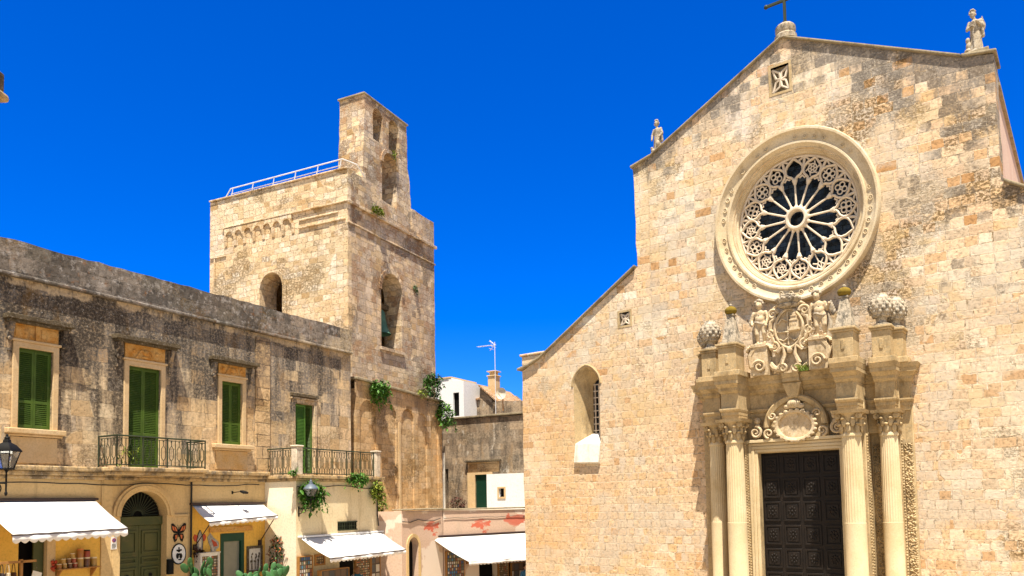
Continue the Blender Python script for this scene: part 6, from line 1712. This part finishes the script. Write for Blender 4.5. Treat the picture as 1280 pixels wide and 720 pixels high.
# goods around the corner block and the pink shop
def board(name, label, loc, yaw, w, h, mat, deep=.12):
    r = thing(name, label, 'display rack', loc, yaw, 'souvenir display racks')
    MB().poly(rect(-w / 2 - .03, w / 2 + .03, -h - .03, .03), -deep, -.003, [rect(-w / 2, w / 2, -h, 0)]).build('frame', M['wood'], r, smooth=False)
    MB().box(-w / 2, w / 2, -deep + .03, -deep + .035, -h, 0).build('goods', mat, r, smooth=False)
    return r
by = LO[1]
board('card_rack', 'tall rack of blue and red souvenir cards at the left corner of the projecting block', WL(9.22, 1.51, 1.58), by, .62, 1.9, M['cards'])
wf_ = board('print_rack', 'low wooden rack of small framed prints under the white awning of the corner block', WL(10.35, 1.75, 1.05), by, 1.4, .9, M['prints'], .2)
pc = thing('framed_picture', 'small framed picture above the print rack under the corner block awning', 'picture', WL(10.0, 1.503, 1.42), by)
MB().poly(rect(-.26, .26, -.2, .2), -.05, -.003, [rect(-.2, .2, -.14, .14)]).build('frame', M['wood'], pc, smooth=False); MB().box(-.2, .2, -.02, -.015, -.14, .14).build('print', M['trinkets'], pc)
MB().box(11.05, 11.8, -1.512, -1.503, -1.3, 1.42).build('shop_opening', M['dark'], blk)
board('trinket_rack', 'rack of small gold trinkets beside the dark opening of the corner shop', WL(12.25, 1.51, 1.40), by, .8, 2.0, M['trinkets'])
board('print_rack', 'narrow rack of framed prints at the right end of the corner block', WL(13.0, 1.51, 1.38), by, .5, 2.0, M['prints'])
def WB_(u, d, z):
    o, yw = BO
    return (o[0] + u * cos(yw) + d * sin(yw), o[1] + u * sin(yw) - d * cos(yw), z)
board('card_rack', 'grey and teal souvenir card rack left of the dark doorway of the pink shop', WL(15.35, .93, 1.25), by, .95, 2.1, M['cards']) if False else None
board('card_rack', 'grey and teal souvenir card rack left of the dark doorway of the pink shop', WB_(.55, .01, 1.18), BO[1], .92, 2.1, M['cards'])
bk = board('wicker_crate_stand', 'wooden stand with terracotta goods beside the dark doorway of the pink shop', WB_(1.55, .01, 1.02), BO[1], .66, .4, M['wood'], .4)
board('trinket_rack', 'rack of bead trinkets right of the dark doorway of the pink shop', WB_(3.30, .01, .98), BO[1], .55, 2.1, M['trinkets'])
board('trinket_rack', 'low rack of green trinkets at the far right of the pink shop', WB_(4.25, .01, .45), BO[1], .9, 1.5, M['prints'])
ye = paint('yellow_card', (.75, .55, .03), rough=.6)
ys1 = thing('price_card', 'small yellow card hanging in the dark shop doorway', 'sign', WB_(2.10, .02, .92), BO[1], 'yellow cards in the shop doorway'); MB().box(-.13, .13, -.01, 0, -.12, .12).build('card', ye, ys1); MB().tube([(0, 0, .12), (0, 0, .3)], .005, 4).build('string', M['hood'], ys1)
ys2 = thing('price_card', 'wide yellow card hanging in the dark shop doorway', 'sign', WB_(2.55, .02, .94), BO[1], 'yellow cards in the shop doorway'); MB().box(-.24, .24, -.01, 0, -.12, .12).build('card', ye, ys2); MB().tube([(0, 0, .12), (0, 0, .3)], .005, 4).build('string', M['hood'], ys2)
dz = thing('hanging_dress', 'navy dress with pale stripes hanging beside the arched dark doorway', 'dress', WL(13.75, .85, 1.0), by)
N = 20; vs = []; pr_d = [(0, .20, .05), (-.12, .24, .07), (-.5, .17, .07), (-.9, .26, .12), (-1.3, .36, .16)]
for z, a, b in pr_d:
    for i in range(N):
        t = 2 * pi * i / N; f = 1 + .1 * sin(6 * t) * (-z / 1.3)
        vs.append((a * f * cos(t), b * f * sin(t) - .1, z))
MB().add(vs, [(j * N + i, j * N + (i + 1) % N, (j + 1) * N + (i + 1) % N, (j + 1) * N + i) for j in range(4) for i in range(N)]).build('cloth', M['navy'], dz)
m = MB()
for z in (-.3, -.42, -.54): m.box(-.15, .15, -.19, -.182, z, z + .03)
m.build('stripe', M['white'], dz)
MB().tube([(-.16, -.1, 0), (0, -.1, .1), (.16, -.1, 0)], .012, 5).tube([(0, -.1, .1), (0, -.02, .22)], .008, 5).build('hanger', M['wood'], dz)

# ------------------------------------------------------------------ people (heads just inside the frame)
def person(label, loc, yaw, H, shirt, hairm, bun):
    root = thing('person', label, 'person', loc, yaw)
    k = H / 1.66
    b = MB()
    for s in (-1, 1):
        b.limb((s * .09, 0, .86), (s * .10, -.03, .48), .085, .06); b.limb((s * .10, -.03, .48), (s * .10, .03, .08), .058, .038); b.ball((s * .10, -.06, .04), (.045, .12, .04))
        b.limb((s * .18, 0, 1.33), (s * .24, .02, 1.07), .05, .04); b.limb((s * .24, .02, 1.07), (s * .20, -.14, .90), .038, .028); b.ball((s * .2, -.19, .87), (.03, .055, .04))
        for q in range(4): b.limb((s * .2 + (q - 1.5) * .016, -.21, .86), (s * .2 + (q - 1.5) * .018, -.27 + .01 * abs(q - 1), .83), .010, .008, 6)
        b.limb((s * .17, -.19, .87), (s * .155, -.24, .86), .011, .009, 6)
    b.ball((0, 0, .92), (.17, .12, .13)); b.ball((0, 0, 1.08), (.14, .10, .14)); b.ball((0, 0, 1.24), (.17, .11, .14)); b.limb((-.14, 0, 1.34), (.14, 0, 1.34), .06, .06)
    b.limb((0, 0, 1.36), (0, -.01, 1.46), .05, .048); b.ball((0, -.02, 1.54), (.075, .095, .115)); b.ball((0, -.115, 1.53), (.014, .022, .022)); b.ball((0, -.10, 1.485), (.025, .02, .01))
    for s in (-1, 1): b.ball((s * .078, -.01, 1.535), (.012, .022, .03)); b.ball((s * .03, -.103, 1.555), (.014, .01, .01))
    o = b.build('body', M['skin'], root); sculpt(o, .012, 2)
    c = MB()
    c.lathe([(.13, .80), (.17, .92), (.155, 1.06), (.18, 1.25), (.19, 1.33), (.11, 1.40), (.07, 1.42)], n=24, sy=.72)
    for s in (-1, 1): c.tube([(s * .14, 0, 1.34), (s * .20, .0, 1.26), (s * .235, .02, 1.10)], [.075, .068, .06], 10)
    c.build('shirt', shirt, root)
    t = MB()
    for s in (-1, 1): t.tube([(s * .085, 0, .9), (s * .10, -.03, .48), (s * .10, .03, .1)], [.115, .085, .07], 10)
    t.lathe([(.15, .82), (.17, .9), (.165, .95)], n=20, sy=.75)
    t.build('trousers', M['denim'], root)
    h = MB()
    h.ball((0, .012, 1.57), (.090, .098, .11), 14, 10)
    if bun: h.ball((0, .10, 1.62), (.05, .05, .05), 10, 8); h.ball((0, .05, 1.48), (.08, .06, .08), 10, 8)
    h.build('hair', hairm, root)
    root.scale = (k, k, k)
    return root
p1 = WL(10.72, 2.62, 0)
person('person with auburn hair and a teal top under the corner block awning', (p1[0], p1[1], 1.14 - 1.66), LO[1] + pi * .85, 1.66, M['teal'], M['hairbrown'], True)
p2 = WB_(4.02, .8, 0)
person('person with dark hair and a blue top under the wide awning of the pink shop', (p2[0], p2[1], .42 - 1.62), BO[1], 1.62, M['blue'], M['hairblack'], False)
